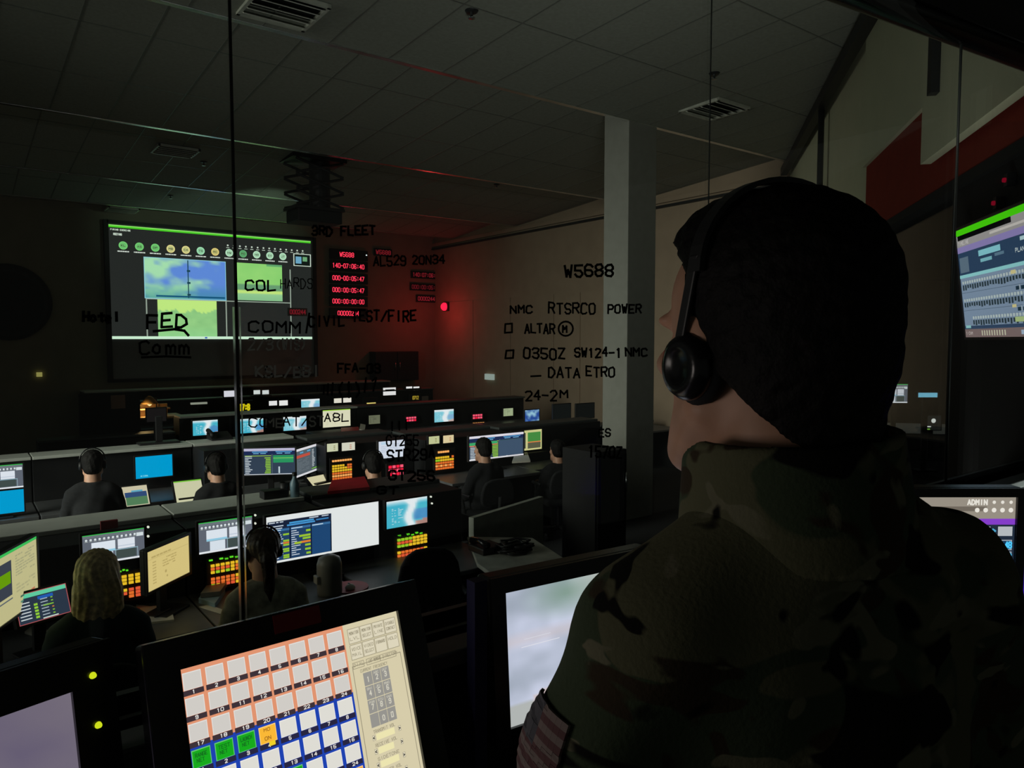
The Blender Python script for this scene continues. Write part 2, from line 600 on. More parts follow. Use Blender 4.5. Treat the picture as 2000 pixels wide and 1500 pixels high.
def p_teams(s, big=False):
    k = 1 if big else 0
    s.rect(0, 0, 1, 1, (37, 40, 38) if k else (98, 104, 116), 0)
    s.rect(0, 0, 1, 0.022 if k else 0.035, (74, 205, 38) if k else (52, 190, 76), 1)
    if k:
        s.rect(0, 0.0, 1, 0.008, (150, 240, 110), 2)
        s.text('FIRING EXERCISE', 0.008, 0.035, 0.085, 0.012, (200, 215, 200), 0.3)
        s.text('MEETING', 0.02, 0.072, 0.035, 0.016, (200, 215, 200), 0.3)
    else:
        s.rect(0, 0.035, 1, 0.12, (110, 118, 126), 1)
    cols = [(122, 214, 120)] * 3 + [(238, 226, 150)] * 2 + [(170, 236, 190)] + [(238, 214, 130)] + [(196, 240, 206)] + [(100, 176, 116)] + [(196, 240, 206)] * 3
    for i in range(12):
        u = 0.06 + i * 0.071
        v = 0.165 + 0.0055 * i if not k else 0.175
        c = cols[i] if k else (224, 232, 236)
        s.disc(u, 0.175, 0.036, c, 2, 16)
        if k:
            s.disc(u, 0.175, 0.029, mixc(c, (60, 110, 70), 0.22), 3, 14)
            s.text(['KL', 'AS', 'DP', 'MB', 'CA', 'TS', 'RC', 'HW', 'PO', 'NG', 'EV', 'JT'][i], u - 0.009, 0.168, 0.018, 0.015, (70, 90, 60), 0.25, 4)
        s.dashes(u - 0.025, 0.222, u + 0.025, 0.232, 1, (215, 225, 215), 1.0, 2, i, 1)
    for i in range(14):
        u = 0.55 + i * 0.031
        if k:
            s.disc(u, 0.105, 0.009, (205, 220, 205), 2, 6)
        s.rect(u - 0.008, 0.124, u + 0.008, 0.13, (190, 205, 190), 2)
    # the shared tiles
    if k:
        def sky(a, b):
            n = fbm(a * 4 + 1.3, b * 3.4, 4)
            c = mixc((96, 140, 220), (168, 226, 178), (n - 0.36) * 3.2 + (0.35 - a) * 0.9)
            c = mixc(c, (58, 142, 150), (b - 0.6) * 1.6)
            return c
        s.image(0.15, 0.265, 0.535, 0.63, sky, 40, 26, 1)
        s.rect(0.349, 0.27, 0.354, 0.62, (28, 70, 84), 2)
        for v in (0.36, 0.47, 0.58):
            s.rect(0.346, v, 0.362, v + 0.018, (28, 70, 84), 2)
        s.rect(0.2, 0.6, 0.53, 0.615, (20, 84, 120), 2)
        s.frame(0.148, 0.262, 0.537, 0.633, 0.005, (150, 216, 230), 3)

        def sea(a, b):
            if b < 0.55:
                return mixc((134, 208, 112), (156, 220, 122), fbm(a * 3, b * 3, 2))
            if b < 0.75:
                return (106, 158, 116)
            if b < 0.82:
                return (198, 234, 128)
            return mixc((150, 206, 150), (132, 190, 140), (b - 0.82) * 4)
        s.image(0.59, 0.262, 0.835, 0.622, sea, 20, 24, 1)
        s.rect(0.75, 0.262, 0.835, 0.282, (98, 168, 110), 2)

        def palms(a, b):
            top = 0.22 + 0.16 * abs(math.sin(a * 9 + 0.8)) * fbm(a * 8, 1.2, 5) + 0.1 * vnoise(a * 26, 0.5, 3)
            c = (196, 238, 132) if b < top else mixc((134, 194, 126), (158, 216, 140), fbm(a * 7, b * 7, 6))
            return mixc(c, (150, 222, 152), max(0, (b - 0.7)) * 2)
        s.image(0.205, 0.635, 0.487, 0.975, palms, 44, 26, 1)
        for u in (0.155, 0.535, 0.88):
            s.rect(u - 0.003, 0.3 if u > 0.6 else 0.63, u + 0.003, 0.975, (150, 164, 150), 2)
        s.rect(0.155, 0.632, 0.88, 0.64, (160, 176, 160), 2)
        s.rect(0.9, 0.135, 1.0, 0.26, (210, 226, 210), 1)
        s.rect(0.905, 0.142, 0.995, 0.253, (16, 26, 22), 2)
        s.rect(0.912, 0.165, 0.945, 0.235, (110, 170, 200), 3)
        s.rect(0.952, 0.165, 0.978, 0.21, (110, 170, 120), 3)
        s.rect(0, 0.975, 1, 1.0, (206, 240, 212), 2)
        s.rect(0.425, 0.98, 0.437, 0.995, (70, 110, 190), 3)
        s.rect(0.58, 0.98, 0.592, 0.995, (190, 210, 90), 3)
    else:
        s.rect(0.14, 0.28, 0.52, 0.62, (226, 234, 244), 1)
        s.rect(0.14, 0.56, 0.52, 0.62, (150, 206, 232), 2)
        s.rect(0.56, 0.27, 0.84, 0.6, (226, 232, 242), 1)
        s.rect(0.56, 0.49, 0.84, 0.52, (196, 206, 222), 2)
        s.rect(0.2, 0.64, 0.48, 0.94, (220, 230, 240), 1)
        s.rect(0.52, 0.64, 0.86, 0.92, (66, 78, 76), 1)
        for u in (0.52, 0.88):
            s.rect(u, 0.6, u + 0.008, 0.94, (160, 190, 200), 2)
        s.rect(0.14, 0.612, 0.88, 0.63, (150, 196, 214), 3)
        s.rect(0.87, 0.14, 0.985, 0.26, (216, 226, 230), 1)
        s.rect(0.0, 0.94, 1, 1.0, (232, 236, 242), 2)


def p_data(s, seed=0, green=True, wide=True):
    r = random.Random(seed)
    s.rect(0, 0, 1, 1, (52, 66, 84), 0)
    s.rect(0, 0, 1, 0.1, (190, 186, 214), 1)
    s.rect(0, 0.1, 1, 0.24, (30, 44, 84), 1)
    for u in (0.16, 0.3, 0.62, 0.78):
        s.rect(u, 0.12, u + 0.16, 0.15, (90, 170, 230), 2)
        s.rect(u + 0.02, 0.18, u + 0.13, 0.205, (130, 200, 240), 2)
    for k in range(11):
        v = 0.28 + k * 0.063
        s.rect(0.02, v, 0.02 + r.uniform(0.06, 0.14), v + 0.03, (206, 216, 224), 2)
        if k > 0:
            s.rect(0.4 + r.uniform(0, 0.03), v, 0.52, v + 0.036, (150, 205, 60), 2)
    s.rect(0.02, 0.27, 0.53, 0.29, (170, 215, 70), 3)
    s.rect(0.545, 0.22, 0.555, 0.98, (90, 104, 122), 2)
    if green:
        s.rect(0.57, 0.27, 0.97, 0.55, (44, 150, 96), 1)
        s.rect(0.57, 0.36, 0.97, 0.375, (150, 220, 90), 2)
        s.rect(0.57, 0.4, 0.97, 0.408, (110, 200, 130), 2)
    s.rect(0.67, 0.7, 0.7, 0.95, (196, 214, 222), 2)
    s.rect(0, 0.97, 1, 1, (200, 205, 215), 2)


def p_data2(s, seed=0):
    r = random.Random(seed)
    s.rect(0, 0, 1, 1, (88, 98, 106), 0)
    s.rect(0, 0, 1, 0.09, (226, 224, 230), 1)
    s.rect(0.03, 0.24, 0.45, 0.34, (196, 82, 66), 1)
    for u in (0.14, 0.36, 0.7):
        s.rect(u, 0.14, u + 0.1, 0.19, (92, 168, 214), 2)
    s.rect(0.5, 0.12, 0.97, 0.86, (62, 74, 84), 1)
    for k in range(12):
        v = 0.16 + k * 0.055
        s.rect(0.51, v, 0.51 + r.uniform(0.05, 0.1), v + 0.03, (190, 198, 204), 2)
        s.rect(0.93, v + 0.1, 0.97, v + 0.135, (120, 205, 70), 2)
    s.rect(0.5, 0.85, 0.97, 0.88, (130, 205, 60), 2)
    s.dashes(0.05, 0.4, 0.42, 0.85, 9, (110, 120, 128), 0.4, 2, seed)
    s.rect(0, 0.93, 1, 1, (222, 222, 228), 2)


def p_dash(s):
    """wide monitor: dark dashboard on its left half, empty white page on the right"""
    s.rect(0, 0, 1, 1, (232, 236, 236), 0)
    s.rect(0.012, 0.115, 0.55, 0.955, (30, 54, 88), 1)
    s.rect(0.012, 0.115, 0.55, 0.27, (26, 36, 60), 2)
    for (u, w, v) in ((0.02, 0.05, .13), (0.08, 0.02, .13), (0.11, 0.03, .13), (0.36, 0.08, .13), (0.47, 0.06, .13), (0.02, 0.12, .21), (0.03, .1, .26)):
        s.rect(u, v, u + w, v + 0.022, (200, 212, 226), 3)
    s.rect(0.19, 0.17, 0.4, 0.205, (70, 156, 216), 3); s.rect(0.17, 0.215, 0.41, 0.25, (70, 150, 214), 3); s.rect(0.42, 0.19, 0.53, 0.22, (58, 130, 190), 3)
    for (a, b) in ((0.018, 0.19), (0.2, 0.37), (0.38, 0.545)):
        s.rect(a, 0.29, b, 0.95, (36, 66, 104) if a < 0.3 else (32, 72, 118), 2)
        s.rect(a, 0.29, b, 0.335, (58, 110, 160), 3)
        s.rect(a + 0.005, 0.3, a + 0.1, 0.322, (190, 214, 232), 4)
        s.rect(b, 0.27, b + 0.01, 0.95, (20, 30, 50), 3)
    r = random.Random(5)
    for k in range(13):
        v = 0.36 + k * 0.045
        s.rect(0.022, v, 0.022 + r.uniform(0.04, 0.12), v + 0.018, (206, 216, 228), 3)
        if k in (1, 4, 5, 6, 8, 9, 11, 12):
            s.rect(0.135, v - 0.008, 0.185, v + 0.03, (150, 200, 50) if k != 5 else (222, 120, 50), 4)
    for k in range(12):
        v = 0.36 + k * 0.047
        s.rect(0.205, v, 0.205 + r.uniform(0.03, 0.09), v + 0.018, (206, 216, 228), 3)
    for (a, b, v, c) in ((0.33, .368, .38, (150, 200, 50)), (.27, .368, .48, (160, 200, 50)), (.3, .368, .54, (150, 200, 50)), (.23, .29, .62, (170, 200, 50)), (.28, .368, .615, (226, 130, 50)), (.32, .368, .69, (150, 200, 50)), (.32, .368, .78, (150, 200, 50)), (.33, .368, .87, (150, 200, 50))):
        s.rect(a, v, b, v + 0.045, c, 4)
    s.rect(0.5500, 0.115, 0.556, 0.955, (70, 80, 100), 2)


def p_doc(s, col=(218, 198, 130), line=(186, 166, 104), seed=0, top=None):
    s.rect(0, 0, 1, 1, col, 0)
    s.dashes(0.1, 0.16, 0.55, 0.2, 1, line, 1, 1, seed, 1)
    s.dashes(0.12, 0.3, 0.2, 0.9, 8, line, 0.45, 1, seed + 1, 1)
    s.dashes(0.35, 0.3, 0.68, 0.56, 4, line, 0.45, 1, seed + 2, 0.9)
    s.rect(0.02, 0.22, 0.98, 0.228, line, 1)
    s.disc(0.42, 0.67, 0.04, line, 1); s.disc(0.45, 0.8, 0.03, line, 1)
    if top:
        s.rect(0, 0, 1, 0.05, top, 2)


def p_sat(s, seed=0, pale=False):
    a0 = (60, 176, 206)
    def f(a, b):
        n = fbm(a * 3.2, b * 2.6, seed)
        ridge = math.exp(-((a - 0.58 - 0.05 * math.sin(b * 7)) / 0.1) ** 2)
        c = mixc(a0, (84, 190, 206), n)
        if a > 0.66 and 0.36 + 0.1 * vnoise(a * 6, 2, seed) < b < 0.82:
            c = mixc((58, 128, 188), (90, 160, 206), n)
        if a > 0.72 and b > 0.86 - 0.16 * (a - 0.72):
            c = (176, 134, 124)
        c = mixc(c, (232, 240, 244), ridge * 1.5 + max(0, 0.22 - b) * 5 + (0.35 if pale else 0))
        return c
    s.image(0, 0, 1, 1, f, 22, 18, 0)
    r = random.Random(seed)
    for u0 in (0.13, 0.19, 0.28):
        for k in range(12):
            v = 0.3 + k * 0.05
            if r.random() < (0.55 if u0 < 0.25 else 0.75):
                s.rect(u0, v, u0 + r.uniform(0.02, 0.05 if u0 < .25 else 0.13), v + 0.022, (190, 226, 236), 1)


def p_flat(col):
    def f(s):
        s.rect(0, 0, 1, 1, col, 0)
    return f


def p_blue(s):
    s.rect(0, 0, 1, 1, (0, 158, 212), 0)
    s.text('NO SIGNAL', 0.13, 0.86, 0.2, 0.06, (120, 220, 240), 0.2)


# ------------------------------------------------------------------ monitors
def rect_from_px(xL, yL, xR, yR, hL, Y, yaw=None, tilt=0.0, wscale=1.0):
    """a level rectangle seen with its top edge from (xL, yL) to (xR, yR)"""
    TL = at(xL, yL, Y)
    if yaw == 'auto':
        TR = atz(xR, yR, TL.z)
    else:
        TR = at(xR, yR, Y if yaw is None else Y + yaw)
        z = (TL.z + TR.z) / 2
        TL.z = TR.z = z
    ex = TR - TL
    w = ex.length
    ex.normalize()
    n = ex.cross(Vector((0, 0, 1)))
    h = hL * (TL - EYE).dot(F_) / FPX / math.cos(tilt)
    dn = Vector((0, 0, -1)) * math.cos(tilt) + n * math.sin(tilt)
    nn = ex.cross(-dn)
    return TL, ex, dn, w, h, nn


def make_monitor(name, label, R, painter, group=None, bezel=0.012, depth=0.035, foot=None, back=None, cat='monitor', casing=None, step=0.0006, parts=True, leds=()):
    TL, ex, dn, w, h, n = R
    C_ = TL + ex * w / 2 + dn * h / 2
    bot = TL + ex * w / 2 + dn * (h + bezel)
    base = Vector((bot.x, bot.y, foot if foot is not None else bot.z))
    t = thing(name, label, cat, base, group)
    cm = casing or M_BLACK
    mb = MB().obox(C_ - n * (depth / 2 + 0.001), ex * (w / 2 + bezel), dn * (h / 2 + bezel), n * depth / 2)
    build('casing', mb, cm, t, bevel=min(0.006, bezel * 0.4))
    fr = MB()
    for (a, b, c, d) in ((-bezel, -bezel, w + bezel, 0), (-bezel, h, w + bezel, h + bezel), (-bezel, 0, 0, h), (w, 0, w + bezel, h)):
        fr.obox(TL + ex * (a + c) / 2 + dn * (b + d) / 2 + n * 0.003, ex * (c - a) / 2, dn * (d - b) / 2, n * 0.004)
    build('bezel', fr, cm, t)
    s = Scr(TL + n * 0.0005, ex, dn, w, h, n, step)
    painter(s)
    build('screen', s.mb, M_SCREEN, t)
    if foot is not None:
        ctr = C_ - n * (depth + 0.02)
        st = MB()
        st.obox(Vector((ctr.x, ctr.y, (ctr.z + foot) / 2)), ex * 0.03, n * 0.014, Vector((0, 0, (ctr.z - foot) / 2)))
        st.obox(Vector((ctr.x, ctr.y, foot + 0.008)) + n * 0.03, ex * 0.11, Vector((n.x, n.y, 0)).normalized() * 0.08, Vector((0, 0, 0.008)))
        build('stand', st, cm, t, bevel=0.003)
    if back is not None:                # wall arm to the plane y = back
        ctr = C_ - n * depth
        ar = MB().box(ctr.x - 0.04, min(ctr.y, back) - 0.02, ctr.z - 0.03, ctr.x + 0.04, back + 0.005, ctr.z + 0.03)
        build('mounting_arm', ar, M_BLACK, t)
    for (u, v, c) in leds:
        p = TL + ex * u + dn * v + n * 0.009
        build('indicator_light', MB().lathe(p, [(0.0, 0.006), (0.003, 0.005), (0.0045, 0.0)], n, 12), em(c, 1.0), t, smooth=True)
    return t


def make_keypad(name, label, px, Y, rows, group=None, cell=0.7, back=None, single=False, cat='keypad', k=1.0):
    """px: (xL, yTL, xR, yTR, height); rows: strings of colour letters"""
    TL, ex, dn, w, h, n = rect_from_px(px[0], px[1], px[2], px[3], px[4], Y)
    pal = {'y': (236, 190, 40), 'o': (232, 112, 44), 'g': (150, 204, 40), 'r': (255, 30, 66), 'R': (255, 90, 120), 'O': (255, 176, 96), 'G': (90, 210, 50), 'w': (230, 236, 226)}
    if not single:
        pal['r'] = (226, 88, 52)
    c = TL + ex * w / 2 + dn * h / 2
    m = 0.02
    t = thing(name, label, cat, c + dn * (h / 2 + m), group)
    pl = MB().obox(c - n * 0.012, ex * (w / 2 + m), dn * (h / 2 + m), n * 0.01)
    if back is not None:
        pl.box(c.x - w / 3, c.y, c.z - h / 3, c.x + w / 3, back + 0.01, c.z + h / 3)
    build('panel', pl, M_BLACK, t)
    nr = len(rows)
    mbs = {}
    for j, row in enumerate(rows):
        nc = len(row)
        for i, ch in enumerate(row):
            if ch not in pal:
                continue
            ctr = TL + ex * w * (i + 0.5) / nc + dn * h * (j + 0.5) / nr
            hx, hy = w / nc * 0.5 * cell, h / nr * 0.5 * cell
            bb = mbs.setdefault(ch, MB()) if single else MB()
            bb.obox(ctr + n * 0.004, ex * hx, dn * hy, n * 0.006)
            if not single:
                build('button', bb, em(pal[ch], k), t)
    for ch, bb in mbs.items():
        build('buttons', bb, em(pal[ch], k), t)
    return t

# ------------------------------------------------------------------ hall shell
HZ = EYE.z + 3.05                     # ceiling
BZ = EYE.z + 2.77                     # underside of the beams
YB = 18.3                             # wall with the projection screen
XR = 11.1                             # right wall


def W(s, z, off=0.0):
    p = WP + WD * s + WN * off
    return Vector((p.x, p.y, z))


def sw(px):
    return (hitw(px, 664) - WP).dot(WD)


S_FAR = (XR - WP.x) / WD.x
S_NEAR = (GY - 0.02 - WP.y) / WD.y - 0.25

struct(build('floor', MB().box(-4.2, 1.3, -0.1, XR, YB + 0.1, 0), M_FLOOR))
bY = [atz(640, 85, BZ).y, atz(450, 272, BZ).y, atz(400, 370, BZ).y, atz(350, 413, BZ).y]
# saw-tooth ceiling: every bay falls towards the screen and ends in a step with a metal edge
BAYS = []
y_prev, z_prev = 1.22, HZ - 0.1
cm_, g = MB(), MB()
for i, y in enumerate(bY + [YB + 0.1]):
    ze = BZ if i < 4 else BZ + 0.12
    BAYS.append((y_prev, z_prev, y, ze))
    x1 = XR + 0.1
    cm_.prism([(-4.2, y_prev, z_prev), (x1, y_prev, z_prev), (x1, y, ze), (-4.2, y, ze)], (0, 0, 0.06))
    for k in range(25):
        x = -3.9 + k * 0.62
        g.prism([(x - .007, y_prev, z_prev - .003), (x + .007, y_prev, z_prev - .003), (x + .007, y - .02, ze - .003), (x - .007, y - .02, ze - .003)], (0, 0, 0.006))
    nn_ = max(2, round((y - y_prev) / 1.24))
    for k in range(1, nn_):
        t_ = k / nn_
        yy, zz = y_prev + (y - y_prev) * t_, z_prev + (ze - z_prev) * t_
        g.box(-4.1, yy - .007, zz - .004, x1, yy + .007, zz + .004)
    y_prev, z_prev = y + 0.03, HZ
ceil = struct(build('ceiling', cm_, M_CEIL, fixn=True))
struct(build('ceiling_grid', g, mat('grid_paint', (112, 114, 108), .5), ceil, fixn=True))


def ceil_hit(px, py):
    d = ray(px, py)
    for (y0, z0, y1, z1) in BAYS:
        k = (z1 - z0) / (y1 - y0)
        t = (z0 - EYE.z + k * (EYE.y - y0)) / (d.z - k * d.y)
        p = EYE + d * t
        if y0 - .03 <= p.y <= y1:
            return p
    return atz(px, py, BZ)


for i, y in enumerate(bY):
    b = struct(build('trim_%d' % (i + 1), MB().box(-4.1, y, BZ, XR, y + 0.03, HZ + .02), M_BEAM))
    struct(build('metal_edge', MB().box(-4.1, y - 0.035, BZ - 0.012, XR, y + 0.032, BZ + 0.004), M_EDGE, b, bevel=0.003))

struct(build('wall_back', MB().box(-4.2, YB, 0, XR + 0.1, YB + 0.12, HZ + 0.1), M_WALL))
wr = struct(build('wall_right', MB().box(XR, W(S_FAR, 0).y - 0.1, 0, XR + 0.12, YB + 0.12, HZ + 0.1), M_WALLR))
# joints of the acoustic panels on the right wall
pts = [at(px, 559, 10).x for px in (925,)]
gp = MB()
ys = []
for px in (925, 998, 1083, 1135):
    d = ray(px, 560)
    ys.append((EYE + d * (XR / d.x)).y)
ys = [YB - 0.3] + ys + [ys[-1] - 0.9]
zt = EYE.z + 1.05
for a, b_ in zip(ys, ys[1:]):
    gp.box(XR - 0.02, b_ + 0.012, 0.4, XR + 0.01, a - 0.012, zt)
struct(build('acoustic_panel', gp, M_WALLR, wr))
struct(build('trim_5', MB().box(XR - 0.07, W(S_FAR, 0).y, BZ - 0.13, XR, YB, BZ - 0.04), M_WALLR))
struct(build('trim_6', MB().box(XR - 0.09, W(S_FAR, 0).y, BZ - 0.22, XR, YB, BZ - 0.18), M_DARK))

# angled wall: off-white boards over a red board, dark side window below
rz = hitw(1870, 345, 0.04).z          # underside of the red board
s1690, s1820, s1800 = sw(1690), sw(1824), sw(1800)
zA = (hitw(1755, 262, 0.04).z)
zB = (hitw(1900, 243, 0.14).z)
wa = struct(build('wall_angled', MB().prism([W(S_FAR, rz, 0), W(S_NEAR, rz, 0), W(S_NEAR, HZ, 0), W(S_FAR, HZ, 0)], -WN * 0.12), M_WHITE, fixn=True))
struct(build('red_board', MB().prism([W(s1690, rz, 0.0), W(S_NEAR, rz, 0.0), W(S_NEAR, zA + 0.4, 0.0), W(s1690, zA + 0.4, 0.0)], WN * 0.03), M_REDW, wa, fixn=True))
struct(build('white_board', MB().prism([W(s1690 + .02, zA, 0.03), W(s1820, zA, 0.03), W(s1820, HZ, 0.03), W(s1690 + .02, HZ, 0.03)], WN * 0.03), M_WHITE, wa, fixn=True))
s1800b = (hitw(1800, 250, 0.14) - WP).dot(WD)
struct(build('white_board', MB().prism([W(s1800b, zB, 0.08), W(S_NEAR, zB, 0.08), W(S_NEAR, HZ, 0.08), W(s1800b, HZ, 0.08)], WN * 0.06), M_WHITE, wa, fixn=True))
s1830 = (hitw(1822, 150, 0.16) - WP).dot(WD)
zj = hitw(1822, 186, 0.16).z
struct(build('dark_post', MB().prism([W(s1830, zj, 0.14), W(s1830 - 0.07, zj, 0.14), W(s1830 - 0.07, HZ, 0.14), W(s1830, HZ, 0.14)], WN * 0.05), M_BLACK, wa, fixn=True))
# dark rail along the top of the angled wall and a drop pipe
pr0, pr1 = hitw(1700, 0, 0.12), hitw(1512, 338, 0.12)
zr = (pr0.z + pr1.z) / 2
zr = min(zr, BZ - 0.03)
struct(build('trim_7', MB().prism([W(S_FAR - 0.15, zr - 0.07, 0.06), W(S_NEAR + .1, zr - 0.07, 0.06), W(S_NEAR + .1, zr + 0.05, 0.06), W(S_FAR - 0.15, zr + 0.05, 0.06)], WN * 0.1), M_BLACK, fixn=True))
sp = (hitw(1605, 200, 0.1) - WP).dot(WD)
struct(build('trim_8', MB().tube([W(sp, EYE.z - 0.9, 0.1), W(sp, zr, 0.1)], 0.035, 12), M_BLACK, smooth=True))
struct(build('trim_17', MB().prism([W(S_FAR, rz, -0.13), W(S_NEAR, rz, -0.13), W(S_NEAR, rz, 0.035), W(S_FAR, rz, 0.035)], (0, 0, -0.06)), M_BOOTH, fixn=True))
# lower part of the angled wall, its side window and the dark room behind it
zs = hitw(1760, 950, 0).z
struct(build('wall_angled_base', MB().prism([W(S_FAR, 0, 0), W(S_NEAR, 0, 0), W(S_NEAR, zs, 0), W(S_FAR, zs, 0)], -WN * 0.12), M_BOOTH, fixn=True))
sr = sw(1560)
sd = sw(1852)
struct(build('wall_angled_end', MB().prism([W(sd, zs, 0), W(S_NEAR, zs, 0), W(S_NEAR, rz, 0), W(sd, rz, 0)], -WN * 0.12), M_BOOTH, fixn=True))
struct(build('wall_angled_pier', MB().prism([W(S_FAR, zs, 0), W(sr, zs, 0), W(sr, rz, 0), W(S_FAR, rz, 0)], -WN * 0.12), M_WHITE, fixn=True))
struct(build('window_4', MB().prism([W(sr, zs, -0.05), W(sd, zs, -0.05), W(sd, rz, -0.05), W(sr, rz, -0.05)], -WN * 0.01), M_GLASS, fixn=True))
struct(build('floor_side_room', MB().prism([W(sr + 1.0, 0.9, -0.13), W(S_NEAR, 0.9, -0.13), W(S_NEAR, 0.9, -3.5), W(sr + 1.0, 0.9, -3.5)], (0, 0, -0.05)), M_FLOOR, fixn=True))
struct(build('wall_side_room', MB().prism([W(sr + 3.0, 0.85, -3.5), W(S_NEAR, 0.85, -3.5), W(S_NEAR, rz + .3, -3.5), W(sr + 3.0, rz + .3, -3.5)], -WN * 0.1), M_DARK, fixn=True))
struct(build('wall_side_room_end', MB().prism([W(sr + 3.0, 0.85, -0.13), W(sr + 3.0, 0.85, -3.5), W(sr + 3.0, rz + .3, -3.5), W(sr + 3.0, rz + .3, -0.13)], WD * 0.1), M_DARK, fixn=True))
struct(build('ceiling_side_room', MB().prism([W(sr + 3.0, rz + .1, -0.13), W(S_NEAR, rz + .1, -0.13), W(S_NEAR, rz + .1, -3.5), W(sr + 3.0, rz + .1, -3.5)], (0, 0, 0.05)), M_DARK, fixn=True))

# column below the first beam
cx, cy = bY[0] * math.tan(rad(45.94)), bY[0]
struct(build('trim_9', MB().box(cx, cy - 0.02, 0, cx + 0.52, cy + 0.42, HZ), M_COLUMN, bevel=0.008))
# low stage wall under the screen
pz = at(300, 760, 17.6)
struct(build('trim_10', MB().box(at(165, 760, 17.6).x, 17.6, 0, at(760, 760, 17.6).x, YB, pz.z - 0.03), M_DARK))
struct(build('trim_11', MB().box(at(165, 760, 17.6).x, 17.52, pz.z - 0.03, at(760, 760, 17.6).x, YB, pz.z), M_LEDGE))

# ------------------------------------------------------------------ booth shell and its window
SILL = EYE.z - 0.467 * GY
BF = 0.70
struct(build('floor_booth', MB().box(-2.6, -2.2, BF - 0.12, 3.3, GY + 0.1, BF), M_FLOOR))
struct(build('wall_front', MB().box(-2.6, GY - 0.04, 0, 4.0, GY + 0.08, SILL), M_BOOTH))
struct(build('ceiling_booth', MB().box(-2.6, -2.2, EYE.z + 1.12, 4.0, 1.02, EYE.z + 1.2), M_BOOTH))
hp0, hp1 = atz(1706, 0, EYE.z + 1.1), atz(2010, 116, EYE.z + 1.1)
dv = (hp1 - hp0).normalized()
hp = MB().tube([hp0 - dv * 3.2, hp1 + dv * 0.3], 0.045, 18)
nb = Vector((-dv.y, dv.x, 0))
struct(build('trim_12', hp, M_BLACKG, smooth=True))
hs = MB()
hs.prism([hp0 - dv * 3.2 + Vector((0, 0, 0.02)), hp1 + dv * 0.3 + Vector((0, 0, 0.02)), hp1 + dv * 0.3 + Vector((0, 0, 0.5)), hp0 - dv * 3.2 + Vector((0, 0, 0.5))], -nb * 0.05)
struct(build('wall_header', hs, M_BOOTH, fixn=True))
struct(build('trim_13', MB().box(-2.6, GY - 0.10, SILL - 0.03, 4.0, GY + 0.10, SILL), mat('sill_paint', (84, 88, 88), .35), bevel=0.004))

XS = [-2.4, at(460, 664, GY).x, at(1375, 664, GY).x, 4.1]
panes = []
for i in range(3):
    panes.append(struct(build('window_%d' % (i + 1), MB().box(XS[i] + 0.0004, GY - 0.006, SILL, XS[i + 1] - 0.0004, GY + 0.006, HZ + 0.3), M_GLASS)))
for i, x in enumerate((XS[1], XS[2])):
    hw = 0.0062 if i == 0 else 0.0038
    j = struct(build('trim_%d' % (14 + i), MB().box(x - hw * 0.36, GY - 0.0085, SILL, x + hw * 0.36, GY - 0.0065, HZ + 0.2), M_BLACK))
    e = MB()
    zt_s = at(460, 600, GY).z if i == 0 else HZ  # pale strips added for the joint's glint, ending where the bright stretch ends
    for (a, b_) in ((-1.05, -0.5), (0.55, 0.95)) if i == 0 else ((-1.1, -0.45),):
        e.face([(x + a * hw, GY - 0.0095, SILL), (x + b_ * hw, GY - 0.0095, SILL), (x + b_ * hw, GY - 0.0095, zt_s), (x + a * hw, GY - 0.0095, zt_s)])
    struct(build('edge_glint', e, M_ROD, j, smooth=True))
x = at(1857, 500, GY).x
struct(build('trim_16', MB().tube([(x, GY - 0.01, SILL), (x, GY - 0.01, HZ)], 0.005, 8), M_TRIM, smooth=True))

# writing in dry marker on the panes
RN = random.Random(3)


def note(strings, white=False, hw=2.0, jit=0.075):
    """strings: (text, x0, y_base, width, height) in the photograph's frame, projected on the pane"""
    mb = MB()
    px = strings[0][1]
    pane = panes[0] if px < 455 else (panes[1] if px < 1375 else panes[2])
    f = lambda x, y: at(x, y, GY - 0.0085)
    for st in strings:
        if isinstance(st[0], str):
            for pl in text_lines(st[0], st[1], st[2], st[3], st[4], jit, 0.0, RN, -1):
                ribbon(mb, pl, hw, f)
        else:
            ribbon(mb, st[0], hw, f)
    o = struct(build('marker_writing', mb, M_MARKLIT if white else M_MARK, pane))
    o['label'] = ('pale-lit black' if white else 'black') + ' marker writing on the glass'
    return o


def circ(x, y, rx, ry, n=20, a0=0, a1=360):
    return [(x + rx * math.cos(rad(a0 + (a1 - a0) * k / n)), y + ry * math.sin(rad(a0 + (a1 - a0) * k / n))) for k in range(n + 1)]


def L_(pl):
    return (pl, pl[0][0])


note([('W5688', 1103, 540, 94, 22)], hw=2.3)
note([('NMC', 997, 611, 42, 14), ('RTSRCO', 1072, 612, 90, 20), ('POWER', 1188, 611, 64, 16)], hw=1.8)
note([L_([(987, 633), (1000, 632), (1000, 649), (986, 650), (987, 633)]), ('ALTAR', 1025, 651, 58, 18), ('M', 1099, 649, 11, 13), L_(circ(1105, 642, 14, 14))], hw=1.8)
note([L_([(989, 685), (1003, 684), (1002, 699), (987, 700), (989, 685)]), ('0350Z', 1023, 701, 80, 20), ('SW124-1', 1123, 697, 90, 17), ('NMC', 1222, 695, 42, 15)], hw=1.9)
note([L_([(1037, 735), (1056, 734)]), ('DATA', 1072, 737, 60, 19), ('ETRO', 1145, 735, 55, 18)], hw=1.8)
note([('24-2', 1027, 782, 60, 19), ('M', 1094, 778, 20, 14)], hw=1.8)
note([('3RD FLEET', 610, 459, 122, 17)], hw=2.2)
note([('COL', 480, 568, 58, 19)], hw=2.0)
note([('FED', 288, 640, 76, 26), L_([(300, 647), (340, 643), (360, 646), (368, 655)])], hw=2.6)
note([('Comm', 273, 691, 95, 25), L_([(277, 698), (325, 696), (372, 698)])], hw=2.2)
note([('Hotel', 163, 628, 70, 17)], hw=3.0, jit=0.1)
